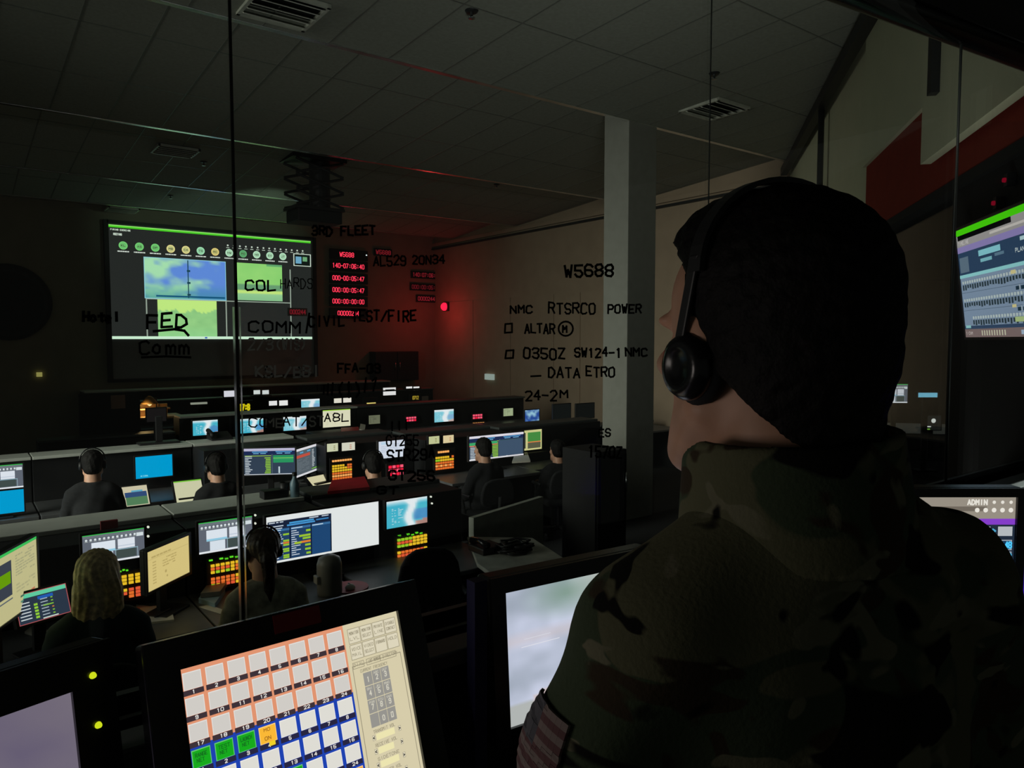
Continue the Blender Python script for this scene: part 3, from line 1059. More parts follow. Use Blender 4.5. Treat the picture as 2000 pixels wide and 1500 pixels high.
note([('COMM', 486, 649, 100, 20), L_([(604, 612), (598, 650)]), ('CIVIL', 604, 637, 68, 19), ('TEST/FIRE', 688, 627, 124, 20)], hw=2.0)
note([('2/3', 485, 684, 48, 22), ('(WIS)', 540, 682, 56, 20)], True, hw=1.6)
note([('KSL/BBI', 500, 736, 124, 20)], True, hw=2.0, jit=0.1)
note([('FFA-03', 660, 728, 82, 17)], hw=2.0)
note([L_([(633, 752), (632, 770)]), L_([(641, 750), (640, 771)]), L_([(650, 748), (648, 772)]), ('(1)', 660, 775, 44, 30), L_([(715, 738), (712, 766)]), L_([(727, 744), (735, 738), (729, 764)])], hw=1.8)
note([('CO', 487, 834, 36, 17), ('AT/', 553, 832, 50, 18), ('A8L', 634, 822, 46, 15)], hw=1.3, jit=.09)
note([('MB', 520, 834, 34, 16), ('ST', 605, 832, 26, 18)], True, hw=1.5)
note([L_([(766, 824), (766, 841)]), L_([(780, 823), (780, 840)]), L_([(793, 820), (794, 839)]), ('GT255', 755, 870, 62, 19)], hw=1.5, jit=.09)
note([('STR29', 757, 899, 76, 20), ('A', 838, 894, 14, 20)], hw=2.0)
note([('GT256', 760, 938, 88, 18)], hw=2.2)
note([('GT', 737, 964, 40, 14)], hw=2.0)
note([('ES', 1170, 852, 22, 14)], hw=1.6)
note([('1570Z', 1150, 894, 64, 22)], hw=2.0)
note([('AL529', 730, 518, 62, 18), ('20N34', 806, 515, 62, 16)], hw=1.7)
note([('HARDS', 548, 562, 62, 18)], hw=1.0, jit=0.1)

# ------------------------------------------------------------------ projection screen and clocks
tl, br = at(208, 432, YB - 0.1), at(613, 742, YB - 0.1)
TL = at(212, 438, YB - 0.14); TR = at(607, 471, YB - 0.14)
zt = (TL.z + TR.z) / 2
zbot = EYE.z + 0.02
t = thing('projection_screen', 'big wall projection screen with black border showing a green-topped video call', 'projection screen', (tl.x / 2 + br.x / 2, YB - 0.1, EYE.z - 0.75))
x0, x1 = at(208, 440, YB - 0.1).x, at(613, 560, YB - 0.1).x
z1 = zt + 0.06
z0 = at(410, 737, YB - 0.1).z
fb = MB()
for (a, b, c, d) in ((x0 - .06, z0 - .05, x0 + .03, z1 + .04), (x1 - .03, z0 - .05, x1 + .06, z1 + .04), (x0, z1 - .03, x1, z1 + .04), (x0, z0 - .05, x1, z0 + .02)):
    fb.box(a, YB - 0.15, b, c, YB - 0.0, d)
build('border', fb, M_BLACK, t)
build('fabric', MB().box(x0, YB - 0.12, z0, x1, YB - 0.05, z1), M_SCRF, t)
s = Scr((TL.x, YB - 0.125, zt), Vector((1, 0, 0)), Vector((0, 0, -1)), TR.x - TL.x, zt - zbot, Vector((0, -1, 0)), 0.002)
p_teams(s, True)
build('projected_picture', s.mb, M_SCREEN, t)

CL = [('W5688', 664, 498, 27, 'black wall clock case with five red characters, topmost of its stack'),
      ('140-07:06:40', 650, 520, 61, 'red digital wall counter reading 140-07:06:40'),
      ('000-00:05:47', 650, 544, 61, 'red digital wall counter, third down the stack beside the screen'),
      ('000:00:05:47', 650, 567, 61, 'red digital wall counter, fourth down the stack beside the screen'),
      ('000:00:00:00', 650, 589, 61, 'red digital wall counter reading all zeros'),
      ('00000244', 660, 612, 41, 'red digital wall counter with eight digits, bottom of its stack')]
for txt, px, py, w, lab in CL:
    a = at(644, py, YB - 0.05); b = at(718, py, YB - 0.05)
    hh = 0.135
    t = thing('wall_counter', lab, 'clock', ((a.x + b.x) / 2, YB - 0.03, a.z / 2 + b.z / 2 - hh), 'red counters on the back wall')
    zc = a.z / 2 + b.z / 2
    build('casing', MB().box(a.x, YB - 0.07, zc - hh, b.x, YB, zc + hh), M_BLACKG, t, bevel=0.008)
    dg = MB()
    p0 = at(px, py, YB - 0.075).x; p1 = at(px + w, py, YB - 0.075).x
    for pl in text_lines(txt, p0, zc - 0.055, p1 - p0, 0.11):
        ribbon(dg, pl, 0.0085, lambda x_, z_: Vector((x_, YB - 0.0745, z_)))
    build('digits', dg, em((255, 56, 84), 1.4), t)
    if txt == 'W5688':
        build('indicator_light', MB().box(b.x - .06, YB - .08, zc + .01, b.x - .03, YB - .07, zc + .04), em((240, 255, 255)), t)
for txt, px, py, w, k in (('140:07:06:41', 806, 536, 52, 0.05), ('000:00:05:48', 804, 560, 54, 0.03), ('0000244', 816, 583, 32, 0.06), ('W5688', 734, 492, 28, 0.05), ('000244', 566, 609, 30, 0.05)):  # reflections of the red counters in the glass, built as dim glowing digits
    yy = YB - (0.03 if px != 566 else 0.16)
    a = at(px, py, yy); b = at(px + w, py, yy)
    lab = {806: 'dim red counter reflection built on the back wall by the corner, upper of three', 804: 'dim red counter reflection built on the back wall by the corner, middle of three',
           816: 'short dim red counter reflection above the red beacon lamp', 734: 'short dim red counter reflection right of the topmost bright clock', 566: 'dim red counter reflection in the dark lower part of the projection screen'}[px]
    t = thing('clock_reflection', lab, 'clock', ((a.x + b.x) / 2, yy, a.z - 0.1), 'dim red counter reflections')
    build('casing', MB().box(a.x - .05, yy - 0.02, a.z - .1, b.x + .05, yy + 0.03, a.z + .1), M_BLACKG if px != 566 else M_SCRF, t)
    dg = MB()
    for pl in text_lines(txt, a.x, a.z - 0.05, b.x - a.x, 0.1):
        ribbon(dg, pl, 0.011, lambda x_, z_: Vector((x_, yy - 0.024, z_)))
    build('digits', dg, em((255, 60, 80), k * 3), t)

# red beacon on the right wall
d = ray(868, 599); p = EYE + d * ((XR - 0.1) / d.x)
t = thing('beacon_lamp', 'small bright red beacon lamp on the right wall by the corner', 'lamp', p - Vector((0, 0, 0.1)))
build('housing', MB().obox(p + Vector((0.06, 0, 0)), Vector((0.04, 0, 0)), Vector((0, 0.13, 0)), Vector((0, 0, 0.12))), M_BLACK, t, bevel=0.01)
build('lens', MB().lathe(p + Vector((0.02, 0, 0)), [(0.11, 0), (0.11, 0.05), (0.07, 0.1), (0.0, 0.11)], Vector((-1, 0, 0)), 20), em((255, 30, 64), 1.6), t, smooth=True)
pl_ = bpy.data.lights.new('beacon_glow', 'POINT')
pl_.energy = 9; pl_.color = (1.0, 0.05, 0.05); pl_.shadow_soft_size = 0.12
po = bpy.data.objects.new('beacon_glow', pl_); po.location = p + Vector((-0.75, -0.5, -0.25)); COL.objects.link(po)

# dark cupboard on the back wall and dark emblem at far left
a, b = at(731, 687, YB - 0.3), at(818, 742, YB - 0.3)
t = thing('wall_cupboard', 'dark wall cupboard below the stack of red counters', 'cupboard', ((a.x + b.x) / 2, YB - .2, b.z))
build('body', MB().box(a.x, YB - .3, b.z, b.x, YB, a.z), M_DARK, t, bevel=0.01)
xm = (a.x + b.x) / 2
for (u, v) in ((a.x + .02, xm - .01), (xm + .01, b.x - .02)):
    dr = build('door', MB().box(u, YB - .325, b.z + .02, v, YB - .3, a.z - .02), M_DARK, t, bevel=0.004)
    hx = v - .06 if v < xm else u + .06
    build('handle', MB().tube([(hx, YB - .345, b.z + .3), (hx, YB - .345, b.z + .5)], 0.012, 8), M_METAL, dr, smooth=True)
c = at(15, 590, YB - 0.02)
t = thing('wall_emblem', 'large dark round emblem on the back wall left of the screen', 'emblem', c - Vector((0, 0, .75)))
build('disc', MB().lathe(c, [(0.78, 0), (0.78, 0.03), (0.72, 0.04), (0.0, 0.04)], Vector((0, -1, 0)), 40), M_DARK, t)
build('ring', MB().lathe(c, [(0.70, 0.05), (0.66, 0.055), (0.62, 0.05)], Vector((0, -1, 0)), 40), M_BLACK, t)

# ------------------------------------------------------------------ ceiling fittings
def vent(px, py, wpx, lab, z=HZ):
    c = ceil_hit(px, py)
    z = c.z + .005
    c.z -= .03
    t = thing('ceiling_vent', lab, 'vent', c, 'ceiling air vents')
    hw_, hd = 0.3, 0.3
    M_TRIM = M_VENT
    f = MB()
    for (a, b, cc, d) in ((-hw_, -hd, hw_, -hd + .03), (-hw_, hd - .03, hw_, hd), (-hw_, -hd, -hw_ + .03, hd), (hw_ - .03, -hd, hw_, hd)):
        f.box(c.x + a, c.y + b, z - .035, c.x + cc, c.y + d, z)
    build('frame', f, M_TRIM, t)
    for k in range(5):
        y = c.y - hd + 0.08 + k * 0.11
        build('slat', MB().obox((c.x, y, z - 0.03), Vector((hw_ - .03, 0, 0)), Vector((0, 0.04, 0.022)), Vector((0, -0.002, 0.003))), M_TRIM, t)
    build('backing', MB().box(c.x - hw_ + .03, c.y - hd + .03, z - .008, c.x + hw_ - .03, c.y + hd - .03, z - 0.002), M_BLACK, t)


vent(553, 16, 110, 'square ceiling air vent at the top edge, the nearest one')
vent(342, 294, 60, 'square ceiling air vent catching light, left of the projector lift')
vent(238, 409, 30, 'small-looking ceiling vent just above the projection screen')
vent(1395, 212, 100, 'dark ceiling air vent right of the column')
for px, py, lab in ((921, 21, 'small ceiling sprinkler head right of the nearest vent'), (398, 316, 'small ceiling sprinkler head between vent and projector'),
                    (333, 382, 'small ceiling sprinkler head over the projection screen'), (970, 360, 'dark ceiling sprinkler head near the red glow'), (1395, 143, 'ceiling sprinkler head above the dark vent')):
    c = ceil_hit(px, py)
    HZ_ = c.z + .002
    c.z -= .066
    t = thing('sprinkler_head', lab, 'sprinkler', c, 'ceiling sprinklers')
    build('rosette', MB().lathe((c.x, c.y, HZ_), [(0.06, 0), (0.05, -0.015), (0.015, -0.018)]), M_BLACK, t, smooth=True)
    build('deflector', MB().lathe((c.x, c.y, HZ_), [(0.012, -0.018), (0.012, -0.06), (0.032, -0.062), (0.03, -0.066), (0.0, -0.066)]), M_METAL, t, smooth=True)

# projector on its scissor lift
tp = atz(612, 303, HZ); c = Vector((tp.x, tp.y, 0))
zb = EYE.z + 1.92
t = thing('projector_lift', 'black ceiling scissor lift carrying a projector', 'projector lift', (c.x, c.y, zb))
build('ceiling_plate', MB().box(c.x - .46, c.y - .3, HZ - .13, c.x + .46, c.y + .3, HZ), M_BLACK, t)
build('platform', MB().box(c.x - .42, c.y - .28, zb + .2, c.x + .42, c.y + .28, zb + .25), M_BLACK, t)
n_ = 3
hz = (HZ - .13 - zb - .25) / n_
for sy in (-.27, .27):
    for k in range(n_):
        zz = zb + .25 + k * hz
        for s_ in (-1, 1):
            build('scissor_arm', MB().tube([(c.x - s_ * .4, c.y + sy, zz + .01), (c.x + s_ * .4, c.y + sy, zz + hz - .01)], 0.022, 8), M_BLACK, t)
build('power_column', MB().lathe((c.x + .1, c.y, zb + .25), [(0.0, 0), (.17, 0), (.17, HZ - .13 - zb - .25), (0, HZ - .13 - zb - .25)], seg=20), M_BLACK, t, smooth=False)
pj = thing('projector', 'dark projector hanging under the scissor lift', 'projector', (c.x, c.y, zb))
build('body', MB().box(c.x - .38, c.y - .27, zb, c.x + .38, c.y + .27, zb + .2), M_DARK, pj, bevel=0.02)
sl = bpy.data.lights.new('projector_beam', 'SPOT')
sl.energy = 70; sl.color = (0.66, 1.0, 0.74); sl.spot_size = rad(50); sl.spot_blend = 0.7; sl.shadow_soft_size = 0.05
so = bpy.data.objects.new('projector_beam', sl)
so.location = (c.x + .1, c.y + .4, zb + .1)
so.rotation_euler = (Vector((at(410, 445, YB).x, YB, EYE.z + 2.5)) - Vector(so.location)).to_track_quat('-Z', 'Y').to_euler()
COL.objects.link(so)
build('lens', MB().lathe((c.x + .1, c.y + .27, zb + .1), [(.06, 0), (.06, .05), (.045, .05), (.0, .03)], Vector((0, 1, 0)), 20), M_BLACKG, pj, smooth=True)

# ------------------------------------------------------------------ console rows
def console(x0, x1, Y, label, group, pale=True, hutch=1.17, fo=0.0):
    t = thing('console', label, 'console desk', ((x0 + x1) / 2, Y, 0), group)
    g = 0.006
    x0 += g; x1 -= g
    build('cabinet', MB().box(x0, Y + .06 - fo, 0.0, x1, Y + .42, .71), M_DARK, t, bevel=0.004)
    build('worktop', MB().box(x0, Y - .68 - fo * .75, .71, x1, Y + .1 - fo, .745), M_DESK, t, bevel=0.006)
    for x in (x0 + .02, x1 - .05):
        build('side_panel', MB().box(x, Y - .55 - fo * .75, 0, x + .03, Y + .06 - fo, .71), M_DARK, t)
    build('hutch', MB().box(x0, Y + .05 - fo, .745, x1, Y + .40, hutch), M_DARK, t, bevel=0.004)
    build('ledge', MB().box(x0, Y, hutch, x1, Y + .36, hutch + .03), M_LEDGE if pale else M_LEDGED, t, bevel=0.005)
    return t


YA, YB2, YC, YD = 5.2, 8.6, 11.8, 15.2
gA, gB, gC, gD = 'front row consoles', 'second row consoles', 'third row consoles', 'back row consoles'
console(-1.9, -.35, YA, 'console with pale ledge behind the cream spreadsheet monitor, front row', gA, fo=.38)
console(-.35, 1.13, YA, 'console with pale ledge above the blonde woman, front row', gA, fo=.38)
console(1.13, 2.04, YA, 'short console with pale ledge above the ponytailed woman, front row', gA, fo=.38)
console(2.08, 3.2, YA, 'console with dark ledge behind the half-white wide monitor, front row', gA, False, fo=.38)
console(-1.2, .6, YB2, 'second row console carrying the two stacked monitors at the edge', gB)
console(.6, 2.1, YB2, 'second row console carrying the plain blue monitor', gB)
console(2.1, 3.25, YB2, 'second row console behind the dark tilted data monitor', gB, fo=.45)
console(3.28, 4.4, 8.3, 'dark ledged console holding the orange and yellow keypad', gB, False, fo=.6)
console(4.4, 5.7, 8.0, 'dark ledged console holding the red keypad', gB, False, fo=.55)
console(5.7, 7.5, 7.8, 'dark ledged console with the wide monitor and silhouetted man', gB, False, fo=.1)
console(.9, 2.65, YC, 'third row console in the dark beside the warm lit shelf', gC, False, hutch=0.95)
console(2.7, 4.3, YC, 'third row console with pale ledge over one small blue monitor', gC)
console(4.3, 5.6, YC, 'third row console with pale ledge over two small blue monitors', gC)
console(5.6, 7.2, YC, 'third row console behind the cream monitor with red light slab', gC, False)
console(7.2, 9.3, YC, 'third row console under the red keypads', gC, False)
console(2.5, 4.9, YD, 'back row console by the warm shelf lamp', gD, False)
console(4.9, 7.0, YD, 'back row console behind the paired white panels', gD, False)
console(7.0, 9.2, YD, 'back row console nearest the room corner', gD, False)

GM = 'console monitors'
WT = 0.745


def mon(label, xL, yL, xR, yR, hL, Y, painter, yaw=None, tilt=0.0, foot=None, back=None, casing=None, bezel=0.012, cat='monitor', name='monitor', group=GM):
    return make_monitor(name, label, rect_from_px(xL, yL, xR, yR, hL, Y, yaw, tilt), painter, group, bezel=bezel, foot=foot, back=back, casing=casing, step=0.0012, cat=cat)


# front row
def p_sheet(s):
    s.rect(0, 0, 1, 1, (196, 190, 140), 0)
    s.rect(0, 0, 1, 0.05, (60, 190, 90), 1)
    s.rect(0, 0.15, 0.58, 0.66, (60, 66, 78), 1)
    s.rect(0, 0.3, 0.56, 0.48, (104, 158, 10), 2)
    s.dashes(0.64, 0.12, 0.95, 0.45, 8, (168, 166, 128), 0.5, 2, 4)
    s.dashes(0.64, 0.55, 0.95, 0.7, 3, (176, 172, 130), 0.5, 2, 5)
    for i, c in enumerate(((70, 110, 90), (196, 110, 90), (196, 120, 90), (90, 140, 120), (90, 150, 130), (80, 120, 110))):
        s.rect(0.7 + 0.09 * (i % 3), 0.76 + 0.08 * (i // 3), 0.76 + 0.09 * (i % 3), 0.79 + 0.08 * (i // 3), c, 2)
    s.rect(0.0, 0.7, 0.58, 0.72, (90, 100, 110), 2)


mon('wide monitor with cream spreadsheet page, cut by the picture edge, front row', -62, 1118, 70, 1046, 150, 3.95, p_sheet, 'auto', foot=WT)


def p_list(s):
    s.rect(0, 0, 1, 1, (44, 56, 72), 0)
    s.rect(0, 0, 1, 0.16, (96, 206, 164), 1)
    s.rect(0.42, 0.2, 0.72, 0.3, (36, 92, 180), 2)
    for k in range(6):
        v = 0.3 + 0.105 * k
        s.rect(0.05, v, 0.26, v + 0.035, (206, 214, 218), 2)
        if k:
            s.rect(0.33, v, 0.4, v + 0.07, (150, 210, 60), 2)
        s.rect(0.46, v, 0.6, v + 0.03, (170, 184, 196), 2)
        s.rect(0.66 if k != 2 else 0.5, v + 0.01, 0.7, v + 0.05, (130, 190, 60) if k != 3 else (200, 120, 60), 3)
    s.frame(0, 0, 1, 1, 0.025, (170, 84, 88), 4)
    s.rect(0.45, 0.93, 0.75, 0.965, (210, 226, 216), 5)


mon('low tablet-like display with green header and red frame, left of the blonde woman', 26, 1165, 127, 1139, 56, 4.35, p_list, 'auto', tilt=0.35, foot=WT)
mon('video call monitor behind the blonde woman, under the red label', 160, 1045, 281, 1032, 60, 4.78, p_teams, back=YA - .3)
mon('tilted yellow document monitor between the two women', 286, 1079, 368, 1045, 80, 4.5, p_doc, 'auto', foot=WT, bezel=0.016)
mon('video call monitor left of the ponytailed woman, crossed by the pane joint', 387, 1020, 492, 1009, 62, 4.78, p_teams, back=YA - .3)
mon('wide monitor half dark dashboard half blank white, front row', 519, 995, 739, 993, 94, 4.7, p_dash, foot=WT)
mon('bright satellite map monitor above the multicoloured keypad, front row', 754, 979, 834, 970, 54, 4.78, lambda s: p_sat(s, 3), back=YA - .3)
make_keypad('keypad', 'keypad of amber keys above red keys, behind the blonde woman', (222, 1125, 275, 1118, 48), 4.8, ['yyyy', 'yyyy', 'yyyy', '....', '.yrr', '.ror', '..or'], 'glowing keypads', back=YA - .3)
make_keypad('keypad', 'keypad of amber and orange keys left of the ponytailed woman', (410, 1101, 468, 1094, 46), 4.8, ['yyyyyy', 'ororyo', 'ygygyo', '......', 'oooooy', 'oroooo', 'gyorry'], 'glowing keypads', back=YA - .3)
make_keypad('keypad', 'keypad of green, amber and red keys under the satellite map monitor', (775, 1051, 834, 1043, 44), 4.8, ['ggggyyyy', 'orroyyyy', 'gggyyyyy', '........', 'yooooory', 'orrrroor', 'yorrorro'], 'glowing keypads', back=YA - .3)
for (x, y, w_, lab) in ((208, 1111, 40, 'strip of green status lamps above the amber keypad of the blonde woman'), (402, 1088, 60, 'strip of green status lamps under the crossed video call monitor'),
                        (769, 1041, 50, 'strip of green status lamps under the satellite map monitor')):
    TLs, ex, dn, w, h, n = rect_from_px(x, y, x + w_, y - w_ * 0.12, 8, 4.86)
    t = thing('status_lamp_strip', lab, 'indicator strip', TLs + dn * h + ex * w / 2, 'green status strips')
    build('panel', MB().obox(TLs + ex * w / 2 + dn * h / 2 + n * 0.02, ex * (w / 2 + .01), dn * (h / 2 + .006), Vector((0, 0.03, 0))), M_BLACK, t)
    for k in range(6):
        if k in (1,):
            continue
        build('lamp', MB().obox(TLs + ex * w * (k + .5) / 6 + dn * h * (0.5 if k % 2 else 0.25) + n * 0.054, ex * w / 18, dn * h / 6, n * 0.004), em((96, 230, 40)), t)
for px, py in ((289, 1029), (289, 1047), (498, 1006), (498, 1022), (841, 970), (843, 983)):
    p = at(px, py, YA - .335)
    tag(build('pilot_lamp', MB().lathe(p + Vector((0, .0, 0)), [(.007, 0), (.007, .01), (0, .013)], Vector((0, -1, 0)), 10), em((226, 232, 214))),
        {289: 'tiny white pilot lamp beside the monitor behind the blonde woman', 498: 'tiny white pilot lamp beside the half-white wide monitor', 841: 'tiny white pilot lamp at the top of the satellite map monitor', 843: 'tiny white pilot lamp at the side of the satellite map monitor'}[px] + (', lower' if py in (1047, 1022) else ''), 'pilot lamp', 'white pilot lamps')
c = at(213, 1026, YA - .33)
tag(build('red_label', MB().box(c.x - .045, YA - .345, c.z - .035, c.x + .045, YA - .32, c.z + .03), mat('red_tape', (150, 50, 56), .7)), 'dull red square label on the console above the video call monitor', 'label')


def on_desk(px, py, z):
    return atz(px, py, z)


def papers(name, label, cat, pix, z, thick, mats, group=None):
    pts = [atz(x, y, z) for x, y in pix]
    o = build(name, MB().prism(pts, (0, 0, thick)), mats, bevel=0.001, fixn=True)
    return tag(o, label, cat, group)


# an open notebook and binders on the front desks
pts = [on_desk(x, y, WT) for x, y in ((266, 1216), (294, 1219), (292, 1188), (266, 1184))]
pts2 = [on_desk(x, y, WT) for x, y in ((294, 1219), (340, 1214), (334, 1184), (292, 1188))]
t = thing('open_notebook', 'open white notebook lying below the yellow document monitor', 'notebook', on_desk(294, 1205, WT))
build('page', MB().prism([p + Vector((0, 0, .0)) for p in pts], (0, 0, .012)), M_PAPER, t, fixn=True)
build('page', MB().prism([p + Vector((0, 0, .0)) for p in pts2], (0, 0, .012)), M_PAPER, t, fixn=True)
pp = on_desk(318, 1203, WT) + Vector((0, 0, .018))
build('pen', MB().tube([pp + Vector((-.05, -.04, 0)), pp + Vector((.05, .05, 0))], .006, 8), M_BLACK, t)
papers('binder', 'grey-blue binder on the desk beside the ponytailed woman, upper of two', 'binder', ((392, 1168), (430, 1164), (446, 1142), (408, 1146)), WT + .032, .03, mat('grey_binder', (120, 122, 124), .5), 'desk binders')
papers('binder', 'pale blue folder under the grey binder beside the ponytailed woman', 'binder', ((388, 1178), (420, 1188), (440, 1160), (400, 1160)), WT, .03, mat('blue_folder', (140, 170, 190), .5), 'desk binders')
papers('paper_sheet', 'grey sheet of paper near the pane joint on the front desk', 'paper', ((388, 1186), (432, 1200), (446, 1196), (410, 1182)), WT, .004, M_PAPER)
papers('paper_sheet', 'crumpled pale papers in front of the tablet-like display', 'paper', ((48, 1238), (98, 1252), (104, 1236), (60, 1228)), WT, .012, M_PAPER)
c = on_desk(266, 1189, WT + .03)
tag(build('red_cap', MB().lathe(c, [(.02, -.03), (.02, 0), (.0, .004)], seg=14), mat('red_cap_plastic', (230, 60, 50), .4), smooth=True), 'small red cap beside the open notebook', 'cap')  # small plastic cap lying on the desk

# speaker, puck mat and mouse on the desk by the wide monitor
c = on_desk(644, 1160, WT)
t = thing('desk_speaker', 'tall rounded grey desk speaker in front of the wide monitor', 'speaker', c)
hgt = at(644, 1083, c.y).z - WT
build('body', MB().lathe(c, [(0, 0), (.075, 0), (.078, .02), (.078, hgt - .06), (.066, hgt - .02), (.03, hgt), (0, hgt)], seg=28), mat('grey_plastic', (120, 120, 112), .45), t, smooth=True)
q = at(627, 1123, c.y)
build('side_bracket', MB().box(q.x - .04, c.y - .03, q.z - .05, q.x + .05, c.y + .03, q.z - .0), mat('pale_plastic', (168, 166, 154), .5), t, bevel=.006)
c = on_desk(683, 1148, WT)
tag(build('desk_mat', MB().lathe(c, [(0, 0), (.12, 0), (.12, .008), (0, .01)], seg=28), mat('pink_mat', (180, 96, 104), .6), smooth=False), 'round pink mouse mat on the desk right of the grey speaker', 'mouse mat')
c = on_desk(684, 1150, WT + .012)
t = thing('desk_mouse', 'small white computer mouse on the round pink mat', 'mouse', c)
build('shell', MB().lathe(c, [(0, 0), (.03, 0), (.033, .012), (.02, .028), (0, .034)], seg=18), M_PAPER, t, smooth=True)
build('wheel', MB().box(c.x - .004, c.y + .008, c.z + .024, c.x + .004, c.y + .026, c.z + .034), M_BLACK, t)
# small parts tray on the dark ledge
for k, (px, py, lab) in enumerate(((536, 972, 'black clutter box on the dark ledge, left of the pale bottle'), (576, 970, 'pale blue bottle standing on the dark ledge'), (556, 968, 'short black cup on the dark ledge'))):
    c = atz(px, py, 1.2)
    if k == 1:
        t = thing('bottle', lab, 'bottle', c)
        build('body', MB().lathe(c, [(0, 0), (.032, 0), (.034, .1), (.015, .14), (.015, .16), (0, .16)], seg=16), mat('bottle_plastic', (130, 160, 175), .3), t, smooth=True)
        build('bottle_cap', MB().lathe(c, [(.018, .155), (.018, .18), (0, .182)], seg=14), M_BLACK, t, smooth=True)
    elif k == 0:
        tag(build('clutter_box', MB().box(c.x - .09, c.y - .04, 1.2, c.x + .09, c.y + .06, 1.26), M_BLACK, bevel=.006), lab, 'box')
    else:
        tag(build('cup', MB().lathe(c, [(0, 0), (.03, 0), (.038, .1), (.034, .1), (.028, .01), (0, .01)], seg=18), M_BLACK, smooth=True), lab, 'cup')
# red slabs added on the ledges, coloured for the red light falling there
papers('red_light_slab', 'flat red slab for the red light on the dark ledge of the front row', 'binder', ((640, 966), (722, 957), (712, 936), (648, 944)), 1.2, .025, M_RED, 'red light slabs')
papers('red_light_slab', 'small flat red slab for the red light on the third row under the cream monitor', 'binder', ((668, 851), (702, 849), (700, 837), (666, 839)), 0.93, .03, M_RED, 'red light slabs')
papers('white_card', 'small white card beside the small red light slab', 'card', ((702, 842), (712, 844), (714, 833), (704, 831)), 0.95, .03, M_PAPER)
for k, (x0_, x1_, y_) in enumerate(((668, 702, 851),)):
    c = atz(685, 845, 0.93)
    tag(build('equipment_shelf', MB().box(c.x - .5, c.y - .12, 0, c.x + .42, c.y + .55, .93), M_DARK, bevel=.01), 'low dark equipment shelf carrying the small red light slab', 'shelf')

# second row
mon('video call monitor at the picture edge above a blue monitor', -58, 912, 44, 907, 48, 8.02, p_teams, back=YB2 + .06)
mon('plain blue monitor at the picture edge under the video call monitor', -58, 963, 46, 957, 46, 8.02, p_blue, foot=WT)
mon('plain blue monitor left of the man seated in the second row', 264, 892, 336, 888, 43, YB2 - .05, p_blue, back=YB2 + .06)
mon('pale screen hidden behind the man seated in the second row', 399, 887, 466, 884, 36, YB2 - .02, p_doc_w := (lambda s: p_doc(s, (150, 150, 152), (112, 116, 124), 3)), back=YB2 + .06)


def p_tab(s):
    s.rect(0, 0, 1, 1, (206, 198, 168), 0)
    s.rect(0.08, 0.3, 0.95, 0.55, (50, 76, 120), 1)
    s.rect(0.1, 0.55, 0.95, 0.95, (84, 128, 90), 1)
    s.rect(0.35, 0.22, 0.8, 0.3, (90, 170, 200), 2)


mon('tilted cream tablet with green chart on the second row desk', 237, 950, 286, 949, 34, 7.86, p_tab, tilt=0.7, foot=WT)
mon('tilted plain cream tablet left of the seated man', 338, 941, 392, 936, 40, 7.9, lambda s: (s.rect(0, 0, 1, 1, (206, 206, 170), 0), s.rect(0, 0, 1, .05, (120, 200, 60), 1)), tilt=0.6, foot=WT)
mon('dark data monitor with green block, leaning beside the pane joint', 476, 870, 576, 881, 52, 7.75, lambda s: p_data(s, 2), yaw=-.25, foot=WT)
mon('angled grey data monitor with white top bar, second row', 576, 878, 637, 861, 56, 7.7, lambda s: p_data2(s, 4), yaw=.5, foot=WT)
mon('blank cream tablet under the angled grey data monitor', 598, 934, 637, 925, 18, 7.75, p_flat((216, 208, 168)), yaw=.1, tilt=.9, foot=WT)
YP = 7.7
for (xL, yL, xR, yR, h, c, lab, Y_) in ((638, 867, 660, 865, 16, (206, 210, 176), 'small cream panel display, left one above the orange and yellow keypad', 7.72),
                                   (667, 865, 693, 863, 16, (216, 214, 196), 'small white panel display with red marks above the orange and yellow keypad', 7.72),
                                   (837, 853, 858, 851, 15, (196, 200, 150), 'small green-cream panel display above the amber keypad', 7.47),
                                   (865, 851, 886, 849, 15, (224, 206, 160), 'small peach panel display above the amber keypad', 7.47)):
    def pp_(s, c=c):
        s.rect(0, 0, 1, 1, c, 0)
        for k in range(3):
            s.rect(.6, .3 + .2 * k, .75, .38 + .2 * k, (190, 110, 80) if c[0] > 210 else (130, 120, 70), 1)
    mon(lab, xL, yL, xR, yR, h, Y_ - .0, pp_, back=Y_ + .06, bezel=.012, cat='panel display', name='panel_display', group='small paired panel displays')
make_keypad('keypad', 'orange and yellow keypad at the centre of the second row', (648, 899, 687, 894, 40), YP, ['OOOOOOOO', '........', 'yyyyy.oo', 'yyyyyyoo', 'yyyyyyyy', 'oooooooo', 'OOOOOOOO', 'oooooooo'], 'glowing keypads', back=YP + .06, single=True)
make_keypad('keypad', 'amber keypad right of the red keypad in the second row', (850, 881, 886, 878, 38), 7.45, ['.OOOOO..', '........', 'yyyyyy.o', 'ggyyyyyy', 'oooooooo', 'OoOoOoOo', 'oooooooo'], 'glowing keypads', back=7.52, single=True)
make_keypad('keypad', 'square bright red keypad under the white tilted screen', (758, 909, 788, 906, 22), 7.45, ['rRrR', 'RrRr', 'rRrR'], 'glowing keypads', back=7.52, single=True)
mon('white screen with faint text above the square red keypad', 739, 862, 790, 859, 34, 7.45, lambda s: (s.rect(0, 0, 1, 1, (214, 222, 236), 0), s.dashes(.1, .2, .8, .7, 5, (188, 198, 216), .4, 1, 2), s.rect(.1, .05, .3, .2, (190, 216, 236), 2)), back=7.52)
